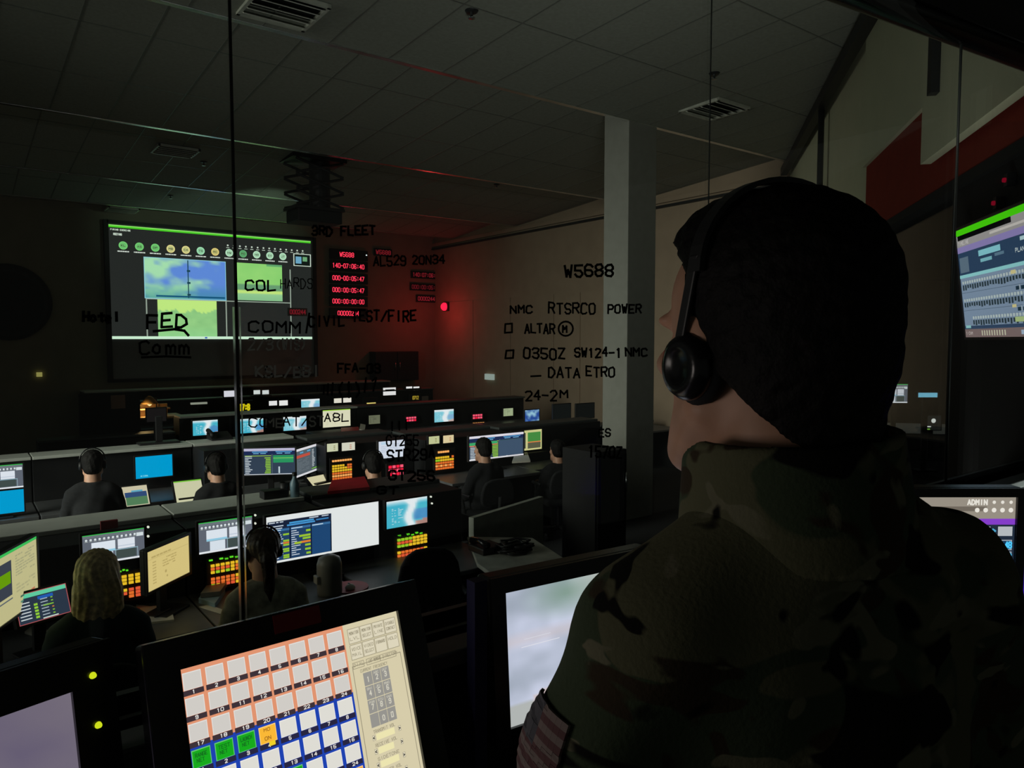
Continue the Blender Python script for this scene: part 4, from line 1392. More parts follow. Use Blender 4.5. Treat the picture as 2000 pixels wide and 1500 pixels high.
mon('wide monitor of blue-grey tables in front of the silhouetted man', 916, 845, 1022, 851, 48, 7.36, lambda s: (p_data(s, 7), s.rect(0, 0, 1, .09, (226, 222, 232), 5), s.rect(0, .27, .5, .4, (60, 170, 110), 5), s.rect(0, .38, .5, .42, (206, 90, 80), 6), s.rect(.53, .27, .98, .93, (64, 84, 108), 5), s.rect(0, .94, 1, 1, (224, 222, 228), 5)), foot=WT)
mon('cream-bordered monitor with green field behind the wide blue-grey one', 1000, 842, 1058, 839, 40, 7.62, lambda s: (s.rect(0, 0, 1, 1, (206, 204, 140), 0), s.rect(.05, .12, .45, .9, (60, 66, 58), 1), s.rect(.52, .12, .96, .58, (70, 140, 66), 1), s.rect(.52, .58, .96, .63, (220, 130, 70), 2), s.rect(.52, .63, .96, .92, (90, 92, 70), 1)), back=7.86)
papers('paper_sheet', 'bright white papers under the cream-bordered monitor', 'paper', ((1000, 905), (1036, 903), (1030, 886), (1006, 887)), WT + .12, .02, M_PAPER)
c = on_desk(1018, 897, WT)
tag(build('document_tray', MB().box(c.x - .2, c.y - .25, WT, c.x + .3, c.y + .3, WT + .12), M_DARK, bevel=.01), 'dark document tray holding bright white papers', 'tray')

# third row
mon('small blue map monitor, first on the third row, left of the pane joint', 376, 822, 425, 820, 29, YC - .3, lambda s: p_sat(s, 6), foot=WT)
mon('small blue map monitor right beside the pane joint, third row', 469, 819, 514, 816, 28, YC - .3, lambda s: p_sat(s, 8), foot=WT)
mon('small blue and white monitor behind the words on the pane, third row', 553, 815, 598, 812, 27, YC - .3, lambda s: p_sat(s, 9, True), foot=WT)
mon('cream monitor with a green top line, third row', 630, 801, 684, 799, 34, YC - .3, lambda s: p_doc(s, (222, 220, 190), (206, 204, 172), 8, (150, 210, 50)), foot=WT)
mon('dim grey document display right of the cream monitor', 720, 812, 742, 810, 17, YC - .02, lambda s: p_doc(s, (104, 108, 86), (66, 68, 56), 5), back=YC + .06)
mon('small cyan map monitor between the two small red keypads', 848, 801, 886, 799, 24, YC - .02, lambda s: p_sat(s, 12, True), back=YC + .06)
mon('dim green-grey document display on the third row right', 983, 798, 1002, 797, 15, YC - .02, lambda s: p_doc(s, (158, 172, 134), (96, 110, 84), 6), back=YC + .06)
mon('small deep blue picture monitor near the column', 1025, 801, 1053, 800, 26, 9.6, lambda s: s.image(0, 0, 1, 1, lambda a, b: mixc((40, 74, 150), (150, 196, 216), (fbm(a * 3, b * 3, 4) - .45) * 4), 12, 10, 0), foot=WT)
mon('blank dark monitor left of the column, first of two', 1081, 790, 1114, 789, 28, 9.4, p_flat((16, 19, 18)), foot=WT)
mon('blank dark monitor touching the column edge, second of two', 1126, 789, 1160, 788, 28, 9.2, p_flat((14, 16, 15)), foot=WT)
console(7.6, 9.2, 9.7, 'low dark console carrying the deep blue picture monitor', gC, False, hutch=.8)
console(9.2, 10.6, 9.5, 'low dark console carrying blank dark monitors', gC, False, hutch=.8)
make_keypad('keypad', 'small red keypad left of the cyan map monitor', (793, 814, 813, 813, 10), YC - .02, ['RRRR', 'rRRr'], 'glowing keypads', back=YC + .06, single=True)
make_keypad('keypad', 'small red keypad right of the cyan map monitor', (923, 809, 942, 808, 10), YC - .02, ['RRRR', 'RrRR'], 'glowing keypads', back=YC + .06, single=True)
make_keypad('keypad', 'small keypad of orange lines above the wide monitor of the silhouetted man', (923, 825, 946, 824, 17), YC - .02, ['OOOOO', '.....', 'OOOO.', 'ooo..'], 'glowing keypads', back=YC + .06, single=True)
# warm lamp-lit shelf
a = at(245, 815, YC + .9)
t = thing('lit_shelf', 'low wooden shelf lit by a warm lamp, in the dark behind the second row', 'shelf', (a.x + .5, a.y, 0))
zz = a.z
woodm = mat('pale_wood', (196, 150, 92), .5, var=.2)
build('top', MB().box(a.x - .1, a.y - .25, zz - .03, a.x + .8, a.y + .3, zz), woodm, t, bevel=.004)
for x in (a.x - .08, a.x + .75):
    build('side', MB().box(x, a.y - .2, 0, x + .03, a.y + .28, zz - .03), woodm, t)
bk = at(253, 795, YC + 1.05)
build('pigeonhole', MB().box(bk.x, bk.y, zz, bk.x + .55, bk.y + .05, bk.z + .03).box(bk.x, bk.y - .2, zz + .1, bk.x + .55, bk.y, zz + .12).box(bk.x, bk.y - .2, zz, bk.x + .02, bk.y, bk.z), woodm, t)
c = at(292, 786, YC + .9)
t = thing('shelf_lamp', 'small warm lamp glowing over the wooden shelf', 'lamp', (c.x, c.y, zz))
build('stem', MB().tube([(c.x + .12, c.y + .1, zz), (c.x + .12, c.y + .1, c.z + .05), (c.x, c.y, c.z + .08)], .01, 8), M_BLACK, t, smooth=True)
build('lamp_shade', MB().lathe((c.x, c.y, c.z + .08), [(.02, 0.02), (.05, 0), (.13, -.1), (.125, -.1), (.04, -.01)], seg=24), mat('amber_shade', (200, 150, 80), .5), t, smooth=True)
build('bulb', MB().lathe((c.x, c.y, c.z - .02), [(0, -.04), (.03, -.02), (.035, .01), (.015, .05), (0, .05)], seg=16), em((255, 226, 150), 1.2), t, smooth=True)
ld = bpy.data.lights.new('shelf_lamp_light', 'POINT'); ld.energy = 1.6; ld.color = (1, .72, .3); ld.shadow_soft_size = .04
lo = bpy.data.objects.new('shelf_lamp_light', ld); lo.location = (c.x - .1, c.y - .12, c.z - .1); COL.objects.link(lo)
# dark monitor back and things at the dark end of the third row
mon('black unlit monitor standing before the warm lit shelf', 286, 798, 324, 797, 26, YC - .1, p_flat((22, 20, 20)), foot=WT)
c = at(230, 785, YC + .4)
tag(build('wall_notice', MB().box(c.x - .09, c.y, c.z - .1, c.x + .1, c.y + .01, c.z + .1), mat('tan_paper', (150, 120, 104), .8)), 'tan paper notice left of the warm lamp', 'notice')
tag(build('notice_board', MB().box(c.x - .5, c.y + .01, 0, c.x + .3, c.y + .04, c.z + .14), M_DARK), 'dark partition carrying the tan paper notice', 'partition')
for k, (px, lab) in enumerate(((268, 'pale keyboard on the dark third row desk, left of the unlit monitor'), (329, 'pale keyboard right of the unlit monitor, third row'))):
    c = Vector((atz(px, 838, WT + .01).x, YC - .45, WT + .01))
    t = thing('keyboard', lab, 'keyboard', c - Vector((0, 0, .01)), 'third row keyboards')
    build('tray', MB().box(c.x - .22, c.y - .08, WT, c.x + .22, c.y + .08, WT + .02), M_LEDGED, t, bevel=.004)
    build('keys', MB().box(c.x - .2, c.y - .06, WT + .02, c.x + .12, c.y + .06, WT + .028).box(c.x + .13, c.y - .06, WT + .02, c.x + .2, c.y + .06, WT + .028), M_LEDGE, t)
c = atz(311, 866, 1.2)
t = thing('monitor_stand', 'black monitor foot left standing on the pale second row ledge', 'monitor stand', c)
build('base', MB().box(c.x - .22, c.y - .1, 1.2, c.x + .2, c.y + .08, 1.225), M_BLACK, t, bevel=.01)
build('neck', MB().box(c.x - .03, c.y - .0, 1.225, c.x + .04, c.y + .04, 1.5), M_BLACK, t, bevel=.005)
c = atz(430, 858, 1.2)
t = thing('desk_phone', 'black desk telephone on the pale second row ledge', 'telephone', c)
build('base', MB().prism([(c.x - .12, c.y - .1, 1.2), (c.x - .12, c.y + .12, 1.2), (c.x - .12, c.y + .12, 1.28), (c.x - .12, c.y - .1, 1.22)], (.24, 0, 0)), M_BLACK, t, bevel=.006, fixn=True)
build('handset', MB().tube([(c.x - .11, c.y - .1, 1.26), (c.x - .1, c.y, 1.29), (c.x - .1, c.y + .12, 1.3)], [.026, .018, .026], 10), M_DARK, t, smooth=True)

# back row
for (xL, xR, y, h, Y_, c, lab) in ((437, 462, 763, 12, YD - .3, (214, 214, 224), 'small blank white screen left of the pane joint, back row'),
                                   (495, 508, 762, 8, YD + .03, (206, 214, 212), 'tiny white panel right of the pane joint, left of a pair, upper back row'),
                                   (512, 525, 762, 8, YD + .03, (208, 214, 214), 'tiny white panel right of the pane joint, right of a pair, upper back row'),
                                   (525, 541, 783, 9, YD - .5, (232, 232, 232), 'tiny white panel over the pale ledge, left of a pair, back row'),
                                   (545, 562, 782, 10, YD - .5, (236, 236, 234), 'tiny white panel over the pale ledge, right of a pair, back row'),
                                   (652, 667, 778, 9, YD - .5, (226, 222, 206), 'tiny cream panel above the cream monitor, left of a pair'),
                                   (670, 686, 777, 9, YD - .5, (230, 226, 214), 'tiny cream panel above the cream monitor, right of a pair'),
                                   (748, 773, 757, 15, YD + .03, (226, 226, 226), 'blank white screen under the dark wall cupboard, back row'),
                                   (793, 805, 755, 7, YD + .03, (236, 236, 236), 'tiny white panel near the corner, left of a pair'),
                                   (807, 819, 755, 7, YD + .03, (236, 236, 236), 'tiny white panel near the corner, right of a pair')):
    up = Y_ == YD + .03 and y < 770
    mon(lab, xL, y, xR, y, h, Y_, p_flat(c), foot=(1.2 if (up) else WT), bezel=.015, group='small white back row screens')
mon('small blue and white map monitor on the back row', 588, 780, 624, 779, 20, YD - .5, lambda s: p_sat(s, 15, True), foot=WT)


def led_text(label, txt, px0, px1, py, h, Y, col):
    a = at(px0, py, Y); b = at(px1, py, Y)
    hz_ = h * (a - EYE).dot(F_) / FPX
    t = thing('led_display', label, 'clock', ((a.x + b.x) / 2, Y, a.z - hz_), 'yellow desk counters')
    build('casing', MB().box(a.x - .08, Y, a.z - hz_ * 1.2, b.x + .08, Y + .06, a.z + hz_ * 1.2).box((a.x + b.x) / 2 - .03, Y + .02, WT, (a.x + b.x) / 2 + .03, Y + .05, a.z - hz_ * 1.1), M_BLACK, t)
    dg = MB()
    for pl in text_lines(txt, a.x, a.z - hz_ * .5, b.x - a.x, hz_):
        ribbon(dg, pl, hz_ * .13, lambda x_, z_: Vector((x_, Y - .004, z_)))
    build('digits', dg, em(col), t)


led_text('small yellow digital counter right of the pane joint, back row', '07:8', 468, 487, 796, 11, YD - .5, (214, 200, 20))
led_text('dim yellow counter near the room corner, back row', '0712', 806, 817, 777, 6, YD - .1, (150, 130, 40))
led_text('short yellow light bar on the back row above the grey document display', '----', 717, 733, 788, 9, YD - .5, (236, 216, 120))
c = at(831, 777, YD - .12)
tag(build('pale_box', MB().box(c.x - .08, c.y, WT, c.x + .08, c.y + .06, c.z + .04), mat('grey_box', (130, 116, 110), .6)), 'small grey box beside the dim yellow counter', 'box')
for (px, py, lab) in ((388, 788, 'pale bar lamp standing in the dark of the back row'),):
    c = at(px, py, YD - .5)
    t = thing('bar_lamp', lab, 'lamp', (c.x, c.y, WT))
    build('post', MB().box(c.x - .02, c.y, WT, c.x + .02, c.y + .03, c.z), M_BLACK, t)
    build('tube', MB().box(c.x - .14, c.y - .03, c.z - .015, c.x + .15, c.y + .03, c.z + .02), em((150, 156, 140), .8), t)
for (px, py, lab) in ((957, 735, 'small pale screen reflection on the right wall'),):  # pale mark of a reflection, built as a small glowing box
    d = ray(px, py); p = EYE + d * ((XR - .05) / d.x)
    tag(build('reflection_mark', MB().box(p.x - .03, p.y - .16, p.z - .09, XR - .0, p.y + .2, p.z + .06), em((150, 166, 158), .8)), 'small pale screen reflection built as a glowing box on the red-lit right wall', 'wall light')
c = at(77, 732, YB - .05)
tag(build('exit_light', MB().box(c.x - .05, YB - .06, c.z - .04, c.x + .05, YB, c.z + .05), em((150, 146, 80), .8)), 'tiny yellowish light on the back wall under the dark emblem', 'wall light')

# side table and cabinet behind the pane at the right
z75 = .78
corner = [atz(x, y, z75) for x, y in ((957, 1118), (1108, 1094), (1040, 1050), (912, 1048), (932, 1100))]
t = thing('side_table', 'dark grey side table with black clutter right of the front row', 'table', (sum((p.x for p in corner)) / 5, sum((p.y for p in corner)) / 5, 0))
build('tabletop', MB().prism([p - Vector((0, 0, .03)) for p in corner], (0, 0, .03)), mat('worn_grey_top', (168, 170, 160), .6, var=.2), t, fixn=True, bevel=.006)
ctr = sum((p for p in corner), Vector((0, 0, 0))) / 5
for p in corner[:4]:
    q = p + (ctr - p) * .12
    build('leg', MB().tube([(q.x, q.y, 0), (q.x, q.y, z75 - .03)], .025, 10), M_BLACK, t)
for k, (px, py, lab) in enumerate(((950, 1076, 'black telephone on the side table, left of the cable heap'), (1005, 1078, 'heap of black cables on the side table'))):
    c = atz(px, py, z75)
    if k == 0:
        t = thing('desk_phone', lab, 'telephone', c)
        build('base', MB().box(c.x - .1, c.y - .1, z75, c.x + .1, c.y + .1, z75 + .05), M_BLACK, t, bevel=.01)
        build('handset', MB().tube([(c.x - .06, c.y - .1, z75 + .07), (c.x - .06, c.y, z75 + .085), (c.x - .06, c.y + .1, z75 + .07)], [.028, .018, .028], 10), M_BLACKG, t, smooth=True)
    else:
        m_ = MB()
        r_ = random.Random(4)
        for i in range(7):
            pts = []
            a0 = r_.uniform(0, 6)
            for j in range(14):
                w = a0 + j * .5
                rr = .05 + .07 * r_.random()
                pts.append((c.x + rr * math.cos(w) * 1.3, c.y + rr * math.sin(w), z75 + .012 + .01 * i + .008 * math.sin(w * 2)))
            m_.tube(pts, .009, 6)
        tag(build('cable_heap', m_, M_BLACK, smooth=True), lab, 'cables')
a, b = at(1163, 884, 5.3), at(1224, 884, 5.3)
t = thing('equipment_rack', 'black equipment rack standing before the foot of the column', 'rack', ((a.x + b.x) / 2, 5.5, 0))
build('cabinet', MB().box(a.x, 5.3, 0, b.x, 5.8, a.z), M_BOOTH, t, bevel=.008)
build('door', MB().box(a.x + .02, 5.28, .08, b.x - .02, 5.3, a.z - .04), M_BLACKG, t, bevel=.004)
build('handle', MB().tube([(b.x - .04, 5.265, .8), (b.x - .04, 5.265, 1.0)], .01, 8), M_METAL, t, smooth=True)
a, b = at(1000, 1050, 5.6), at(1064, 972, 5.9)
tag(build('partition', MB().prism([(a.x - .5, 5.6, 0), (b.x, 6.0, 0), (b.x, 6.0, b.z), (a.x - .5, 5.6, b.z + .02)], (.02, -.05, 0)), mat('grey_partition', (150, 154, 144), .7), fixn=True), 'grey upright partition panel behind the side table', 'partition')

# ------------------------------------------------------------------ people: smooth implicit bodies
def E(c, r, k=.02, sub=False):
    return ('e', c, r, k, sub)


def K(a, b, ra, rb, k=.02, sub=False):
    return ('k', a, b, ra, rb, k, sub)


def sdf_eval(prims, X, Y, Z):
    D = None
    for p in prims:
        if p[0] == 'e':
            _, c, r, k, sub = p
            x, y, z = X - c[0], Y - c[1], Z - c[2]
            k0 = np.sqrt((x / r[0]) ** 2 + (y / r[1]) ** 2 + (z / r[2]) ** 2)
            k1 = np.sqrt((x / r[0] ** 2) ** 2 + (y / r[1] ** 2) ** 2 + (z / r[2] ** 2) ** 2) + 1e-9
            d = k0 * (k0 - 1) / k1
        else:
            _, a, b, ra, rb, k, sub = p
            ba = np.array(b, float) - np.array(a, float)
            x, y, z = X - a[0], Y - a[1], Z - a[2]
            h = np.clip((x * ba[0] + y * ba[1] + z * ba[2]) / (ba.dot(ba) + 1e-12), 0, 1)
            d = np.sqrt((x - h * ba[0]) ** 2 + (y - h * ba[1]) ** 2 + (z - h * ba[2]) ** 2) - (ra + (rb - ra) * h)
        if D is None:
            D = d
        elif sub:
            h = np.clip(.5 - .5 * (D + d) / k, 0, 1)
            D = D * (1 - h) + (-d) * h + k * h * (1 - h)
        else:
            h = np.clip(.5 + .5 * (D - d) / k, 0, 1)
            D = D * (1 - h) + d * h - k * h * (1 - h)
    return D


def surf_nets(fn, lo, hi, res):
    n = [int(math.ceil((h - l) / res)) + 1 for l, h in zip(lo, hi)]
    xs, ys, zs = [lo[i] + np.arange(n[i]) * res for i in range(3)]
    X, Y, Z = np.meshgrid(xs, ys, zs, indexing='ij')
    D = fn(X, Y, Z)
    S = D < 0
    cnt = np.zeros(tuple(m - 1 for m in n)); acc = np.zeros(tuple(m - 1 for m in n) + (3,))
    cs = [(i, j, k) for i in (0, 1) for j in (0, 1) for k in (0, 1)]

    def sub(A, c):
        return A[c[0]:n[0] - 1 + c[0], c[1]:n[1] - 1 + c[1], c[2]:n[2] - 1 + c[2]]
    for a in cs:
        for ax in range(3):
            if a[ax] == 1:
                continue
            b = list(a); b[ax] = 1
            da, db = sub(D, a), sub(D, b)
            m = (da < 0) != (db < 0)
            t = np.where(m, da / np.where(m, da - db, 1), 0)
            cnt += m
            for q in range(3):
                acc[..., q] += np.where(m, a[q] + (t if q == ax else 0), 0)
    act = cnt > 0
    idx = -np.ones(cnt.shape, int)
    idx[act] = np.arange(act.sum())
    ii = np.argwhere(act)
    V = (ii + acc[act] / cnt[act][:, None]) * res + np.array(lo)
    Fs = []
    for ax in range(3):
        o = [q for q in range(3) if q != ax]
        sl0 = [slice(1, m - 1) for m in n]; sl1 = [slice(1, m - 1) for m in n]
        sl0[ax] = slice(0, n[ax] - 1); sl1[ax] = slice(1, n[ax])
        s0, s1 = S[tuple(sl0)], S[tuple(sl1)]
        ch = np.argwhere(s0 != s1)
        base = ch.copy()
        base[:, o[0]] += 1; base[:, o[1]] += 1
        q4 = []
        for da, db in ((0, 0), (1, 0), (1, 1), (0, 1)):
            c = base.copy(); c[:, o[0]] -= da; c[:, o[1]] -= db
            q4.append(idx[c[:, 0], c[:, 1], c[:, 2]])
        q = np.stack(q4, 1)
        flip = s0[ch[:, 0], ch[:, 1], ch[:, 2]]
        if ax == 1:
            flip = ~flip
        q[~flip] = q[~flip][:, ::-1]
        Fs.append(q)
    Fq = np.concatenate(Fs)
    Fq = Fq[(Fq >= 0).all(1)]
    return V, Fq


def sdf_obj(name, parts, mats, origin, yaw, parent=None, smooth_it=0):
    """parts: list of (fn, lo, hi, res); yaw: azimuth the local +y looks to"""
    cs_, sn_ = math.cos(-yaw), math.sin(-yaw)
    Vs, Fs, n = [], [], 0
    for fn, lo, hi, res in parts:
        V, F = surf_nets(fn, lo, hi, res)
        x = V[:, 0] * cs_ - V[:, 1] * sn_; y = V[:, 0] * sn_ + V[:, 1] * cs_
        Vs.append(np.stack([x, y, V[:, 2]], 1)); Fs.append(F + n); n += len(V)
    V = np.concatenate(Vs); F = np.concatenate(Fs)
    me = bpy.data.meshes.new(name)
    me.from_pydata(V.tolist(), [], F.tolist())
    for m in (mats if isinstance(mats, list) else [mats]):
        me.materials.append(m)
    me.polygons.foreach_set('use_smooth', [True] * len(me.polygons))
    me.update()
    o = finish(name, me, parent, Vector(origin))
    if smooth_it:
        md = o.modifiers.new('smooth', 'SMOOTH'); md.factor = .5; md.iterations = smooth_it
    return o


def rotz(fn, a):
    """fn evaluated in a frame turned by a (to the left for positive a)"""
    c, s_ = math.cos(a), math.sin(a)
    return lambda X, Y, Z: fn(X * c + Y * s_, -X * s_ + Y * c, Z)


def union(*fs, k=.02):
    def f(X, Y, Z):
        D = fs[0](X, Y, Z)
        for g_ in fs[1:]:
            d = g_(X, Y, Z)
            h = np.clip(.5 + .5 * (D - d) / k, 0, 1)
            D = D * (1 - h) + d * h - k * h * (1 - h)
        return D
    return f


def P(prims):
    return lambda X, Y, Z: sdf_eval(prims, X, Y, Z)


HEAD = [E((0, -.018, .045), (.077, .098, .086)), E((0, .04, .035), (.063, .055, .062), .03), E((0, .042, -.04), (.064, .05, .075), .03),
        E((0, .05, -.096), (.046, .046, .038), .03), E((0, .083, -.118), (.024, .018, .018), .025),
        E((.053, .058, -.024), (.022, .027, .016), .018), E((-.053, .058, -.024), (.022, .027, .016), .018),
        E((.031, .086, .02), (.03, .013, .009), .014), E((-.031, .086, .02), (.03, .013, .009), .014),
        K((.06, .006, -.064), (.034, .07, -.116), .021, .018, .03), K((-.06, .006, -.064), (-.034, .07, -.116), .021, .018, .03),
        E((.032, .104, -.001), (.016, .018, .011), .012, True), E((-.032, .104, -.001), (.016, .018, .011), .012, True),
        E((.032, .084, -.002), (.0125, .0125, .0125), .003), E((-.032, .084, -.002), (.0125, .0125, .0125), .003),
        K((0, .096, .01), (0, .119, -.03), .008, .012, .012), E((.012, .106, -.034), (.009, .01, .008), .008), E((-.012, .106, -.034), (.009, .01, .008), .008),
        E((0, .097, -.06), (.022, .01, .006), .008), E((0, .096, -.071), (.02, .01, .007), .008), E((0, .112, -.0655), (.022, .012, .0018), .003, True),
        E((.08, -.008, -.002), (.011, .02, .031), .01), E((-.08, -.008, -.002), (.011, .02, .031), .01),
        E((.083, -.012, -.03), (.008, .01, .012), .008), E((-.083, -.012, -.03), (.008, .01, .012), .008)]
NECK = [K((0, -.028, -.05), (0, -.055, -.2), .065, .072, .03), K((.045, -.02, -.05), (.02, .02, -.19), .014, .012, .03), K((-.045, -.02, -.05), (-.02, .02, -.19), .014, .012, .03)]


def hand(c, d, side, curl=.6):
    """palm at c, fingers along d; side = +1 right"""
    d = np.array(d, float); d /= np.linalg.norm(d)
    up = np.array((0, 0, 1.0)); lat = np.cross(d, up); lat /= np.linalg.norm(lat); up = np.cross(lat, d)
    c = np.array(c, float)
    out = [K(tuple(c - d * .03), tuple(c + d * .035), .022, .03, .02), E(tuple(c + d * .02), (.036, .036, .02), .015)]
    for i, (o, L) in enumerate(((-.028, .062), (-.009, .075), (.01, .07), (.027, .055))):
        a = c + d * .045 + lat * o * -side
        b = a + d * L * .45 - up * L * .12 * curl
        e = b + d * L * .35 - up * L * .4 * curl
        f = e + d * L * .15 - up * L * .3 * curl
        out += [K(tuple(a), tuple(b), .0095, .0088, .006), K(tuple(b), tuple(e), .0088, .008, .004), K(tuple(e), tuple(f), .008, .0072, .004)]
    t0 = c + d * .0 - lat * (-.03) * -side * -1
    t0 = c - lat * .03 * -side + d * .0
    t1 = t0 - lat * .02 * -side + d * .03
    t2 = t1 + d * .028 - up * .01
    out += [K(tuple(t0), tuple(t1), .013, .0105, .01), K(tuple(t1), tuple(t2), .0105, .0085, .005)]
    return out


# --- the man at the window
MAN = Vector(atd(1496, 664, .75)); MAN.z = EYE.z
HAZ, BAZ = rad(15), rad(20)
HS, HX = 1.055, -.004


def hs(fn):
    return lambda X, Y, Z: fn((X - HX) / HS, Y / HS, Z / HS) * HS


turn = BAZ - HAZ                      # head turned left of the chest
headf = rotz(hs(P(HEAD)), turn)
necklow = P(NECK + [K((-.1, -.055, -.24), (.1, -.055, -.24), .06, .06, .04), E((0, -.05, -.36), (.15, .1, .16), .05)])
body_low = []
for s_ in (-1, 1):
    el = (s_ * .248, -.06, -.53); wr_ = (s_ * .22, .16, -.69)
    body_low += [K((s_ * .16, -.06, -.25), el, .055, .045, .03), K(el, wr_, .043, .03, .03)]
    body_low += hand((s_ * .205, .225, -.725), (-.1 * s_, .9, -.25), s_)
    body_low += [K((s_ * .09, -.06, -.78), (s_ * .1, -.05, -1.18), .085, .055, .04), K((s_ * .1, -.05, -1.18), (s_ * .1, -.08, -1.56), .055, .04, .03), K((s_ * .1, -.1, -1.61), (s_ * .115, .09, -1.63), .035, .03, .03)]
body_low += [E((0, -.05, -.42), (.16, .1, .26), .05), E((0, -.05, -.74), (.155, .11, .14), .05)]
man = thing('person', 'man in camouflage jacket and headset standing at the booth window, back to us', 'person', (MAN.x, MAN.y, BF))
WL[man.name] = Vector((MAN.x, MAN.y, BF))
sdf_obj('body', [(union(headf, necklow, k=.025), (-.24, -.2, -.34), (.24, .17, .16), .004), (P(body_low), (-.36, -.26, -1.68), (.36, .38, -.3), .0085)], M_SKIN, MAN, BAZ, man, 1)


def hair_fn(X, Y, Z):
    out = sdf_eval([E((0, -.02, .05), (.092, .114, .091)), E((0, -.05, -.02), (.076, .081, .07), .04), K((0, -.036, -.03), (0, -.053, -.14), .068, .0735, .03), E((0, .03, .085), (.07, .05, .05), .03)], X, Y, Z)
    wob = .0009 * (np.sin(X * 260 + 3 * np.sin(Z * 90)) * np.sin(Y * 240 + X * 60) + np.sin(Z * 310 + Y * 100) * np.sin(X * 170))
    out = out + wob
    face = Y - np.clip((Z - .06) * 1.15 + .002, .0, .075)
    side = np.where(Z < .0, Y + .016 + np.maximum(0, -.0 - Z) * .6, -1)
    nape = (-(Z + .036) - .95 * np.clip(-Y - .045, 0, .075)) * .7
    return np.maximum(np.maximum(out, face * .8), np.maximum(side * .8, nape))


sdf_obj('hair', [(rotz(hs(hair_fn), turn), (-.135, -.16, -.15), (.135, .14, .175), .0036)], M_HAIR, MAN, BAZ, man, 1)

JK = [E((0, -.055, -.42), (.172, .13, .28), .05), K((-.12, -.06, -.268), (.12, -.06, -.25), .078, .078, .05),
      K((.0, -.06, -.175), (.15, -.062, -.24), .068, .068, .04), K((.0, -.06, -.18), (-.14, -.062, -.262), .064, .066, .04), E((0, -.055, -.72), (.19, .145, .2), .06)]
for s_ in (-1, 1):
    JK += [K((s_ * .163, -.06, -.268 if s_ > 0 else -.288), (s_ * .25, -.06, -.54), .074, .066, .035), K((s_ * .25, -.06, -.54), (s_ * .222, .15, -.685), .064, .047, .03)]


def jacket_fn(X, Y, Z):
    d = sdf_eval(JK, X, Y, Z)
    d = d + .006 * np.sin(Z * 42 + 4.0 * np.abs(X) + 2 * np.sin(Y * 15)) * np.clip((np.abs(X) - .14) * 9, 0, 1)
    d = d + .004 * np.sin(X * 30 + Z * 16) * np.sin(Z * 25 - X * 13 + 1) + .003 * np.sin(X * 55 - Z * 34)
    d = np.maximum(d, -(Z + .88))
    return np.maximum(d, Z + .118)


jk = sdf_obj('jacket', [(jacket_fn, (-.38, -.26, -.9), (.38, .26, -.1), .007)], M_CAMO, MAN, BAZ, man, 2)


def collar_fn(X, Y, Z):
    t = np.clip((Z + .2) / .12, 0, 1)
    cy_ = -.052 + .012 * t
    rx, ry = .106 - .012 * t, .098 - .008 * t
    r = np.sqrt((X / rx) ** 2 + ((Y - cy_) / ry) ** 2)
    d = np.abs((r - 1) * .09) - .0065
    top = Z + .088 + .45 * np.clip(Y + .04, 0, .2) - .06 * X
    return np.maximum(np.maximum(d, top), -(Z + .2))


sdf_obj('collar', [(collar_fn, (-.14, -.18, -.22), (.14, .12, -.06), .004)], M_CAMO, MAN, BAZ, jk, 2)
# trousers and boots
TR_ = [E((0, -.055, -.8), (.172, .13, .13), .05)]
BT = []
for s_ in (-1, 1):
    TR_ += [K((s_ * .09, -.06, -.8), (s_ * .105, -.055, -1.2), .1, .075, .04), K((s_ * .105, -.055, -1.2), (s_ * .105, -.085, -1.5), .075, .068, .03)]
    BT += [K((s_ * .105, -.09, -1.42), (s_ * .105, -.09, -1.58), .058, .055, .02), K((s_ * .105, -.1, -1.6), (s_ * .12, .1, -1.612), .045, .038, .02)]
sdf_obj('trousers', [(lambda X, Y, Z: np.maximum(sdf_eval(TR_, X, Y, Z), -(Z + 1.53)), (-.3, -.26, -1.56), (.3, .16, -.66), .011)], M_CAMO, MAN, BAZ, man, 1)
for s_ in (-1, 1):
    pr_ = [q for q in BT if (q[1][0] > 0) == (s_ > 0)]
    sdf_obj('boot', [(lambda X, Y, Z: np.maximum(sdf_eval(pr_, X, Y, Z), -(Z + 1.65)), (-.22, -.2, -1.67), (.22, .2, -1.36), .009)], mat('tan_boot_leather', (120, 96, 70), .7), MAN, BAZ, man, 1)


def mloc(x, y, z, az=BAZ):
    c, s_ = math.cos(-az), math.sin(-az)
    return MAN + Vector((x * c - y * s_, x * s_ + y * c, z))


# sleeve pocket flap and striped flag patch on the left sleeve: they follow the sleeve surface
def sleeve(u, v, off):
    """u: angle round the arm, v: 0 shoulder .. 1 elbow; a point just off the cloth"""
    a = np.array((-.163, -.06, -.288)); b = np.array((-.25, -.06, -.54))
    ax = (b - a) / np.linalg.norm(b - a)
    e1 = np.array((0, 1.0, 0)); e2 = np.cross(ax, e1)
    dr = e1 * math.cos(u) + e2 * math.sin(u)
    rr = np.linspace(.05, .11, 40)
    q = (a + (b - a) * v)[None, :] + dr[None, :] * rr[:, None]
    d = jacket_fn(q[:, 0], q[:, 1], q[:, 2])
    k = np.where(d < 0)[0]
    r = rr[k[-1]] if len(k) else .07
    return mloc(*(a + (b - a) * v + dr * (r + off)))


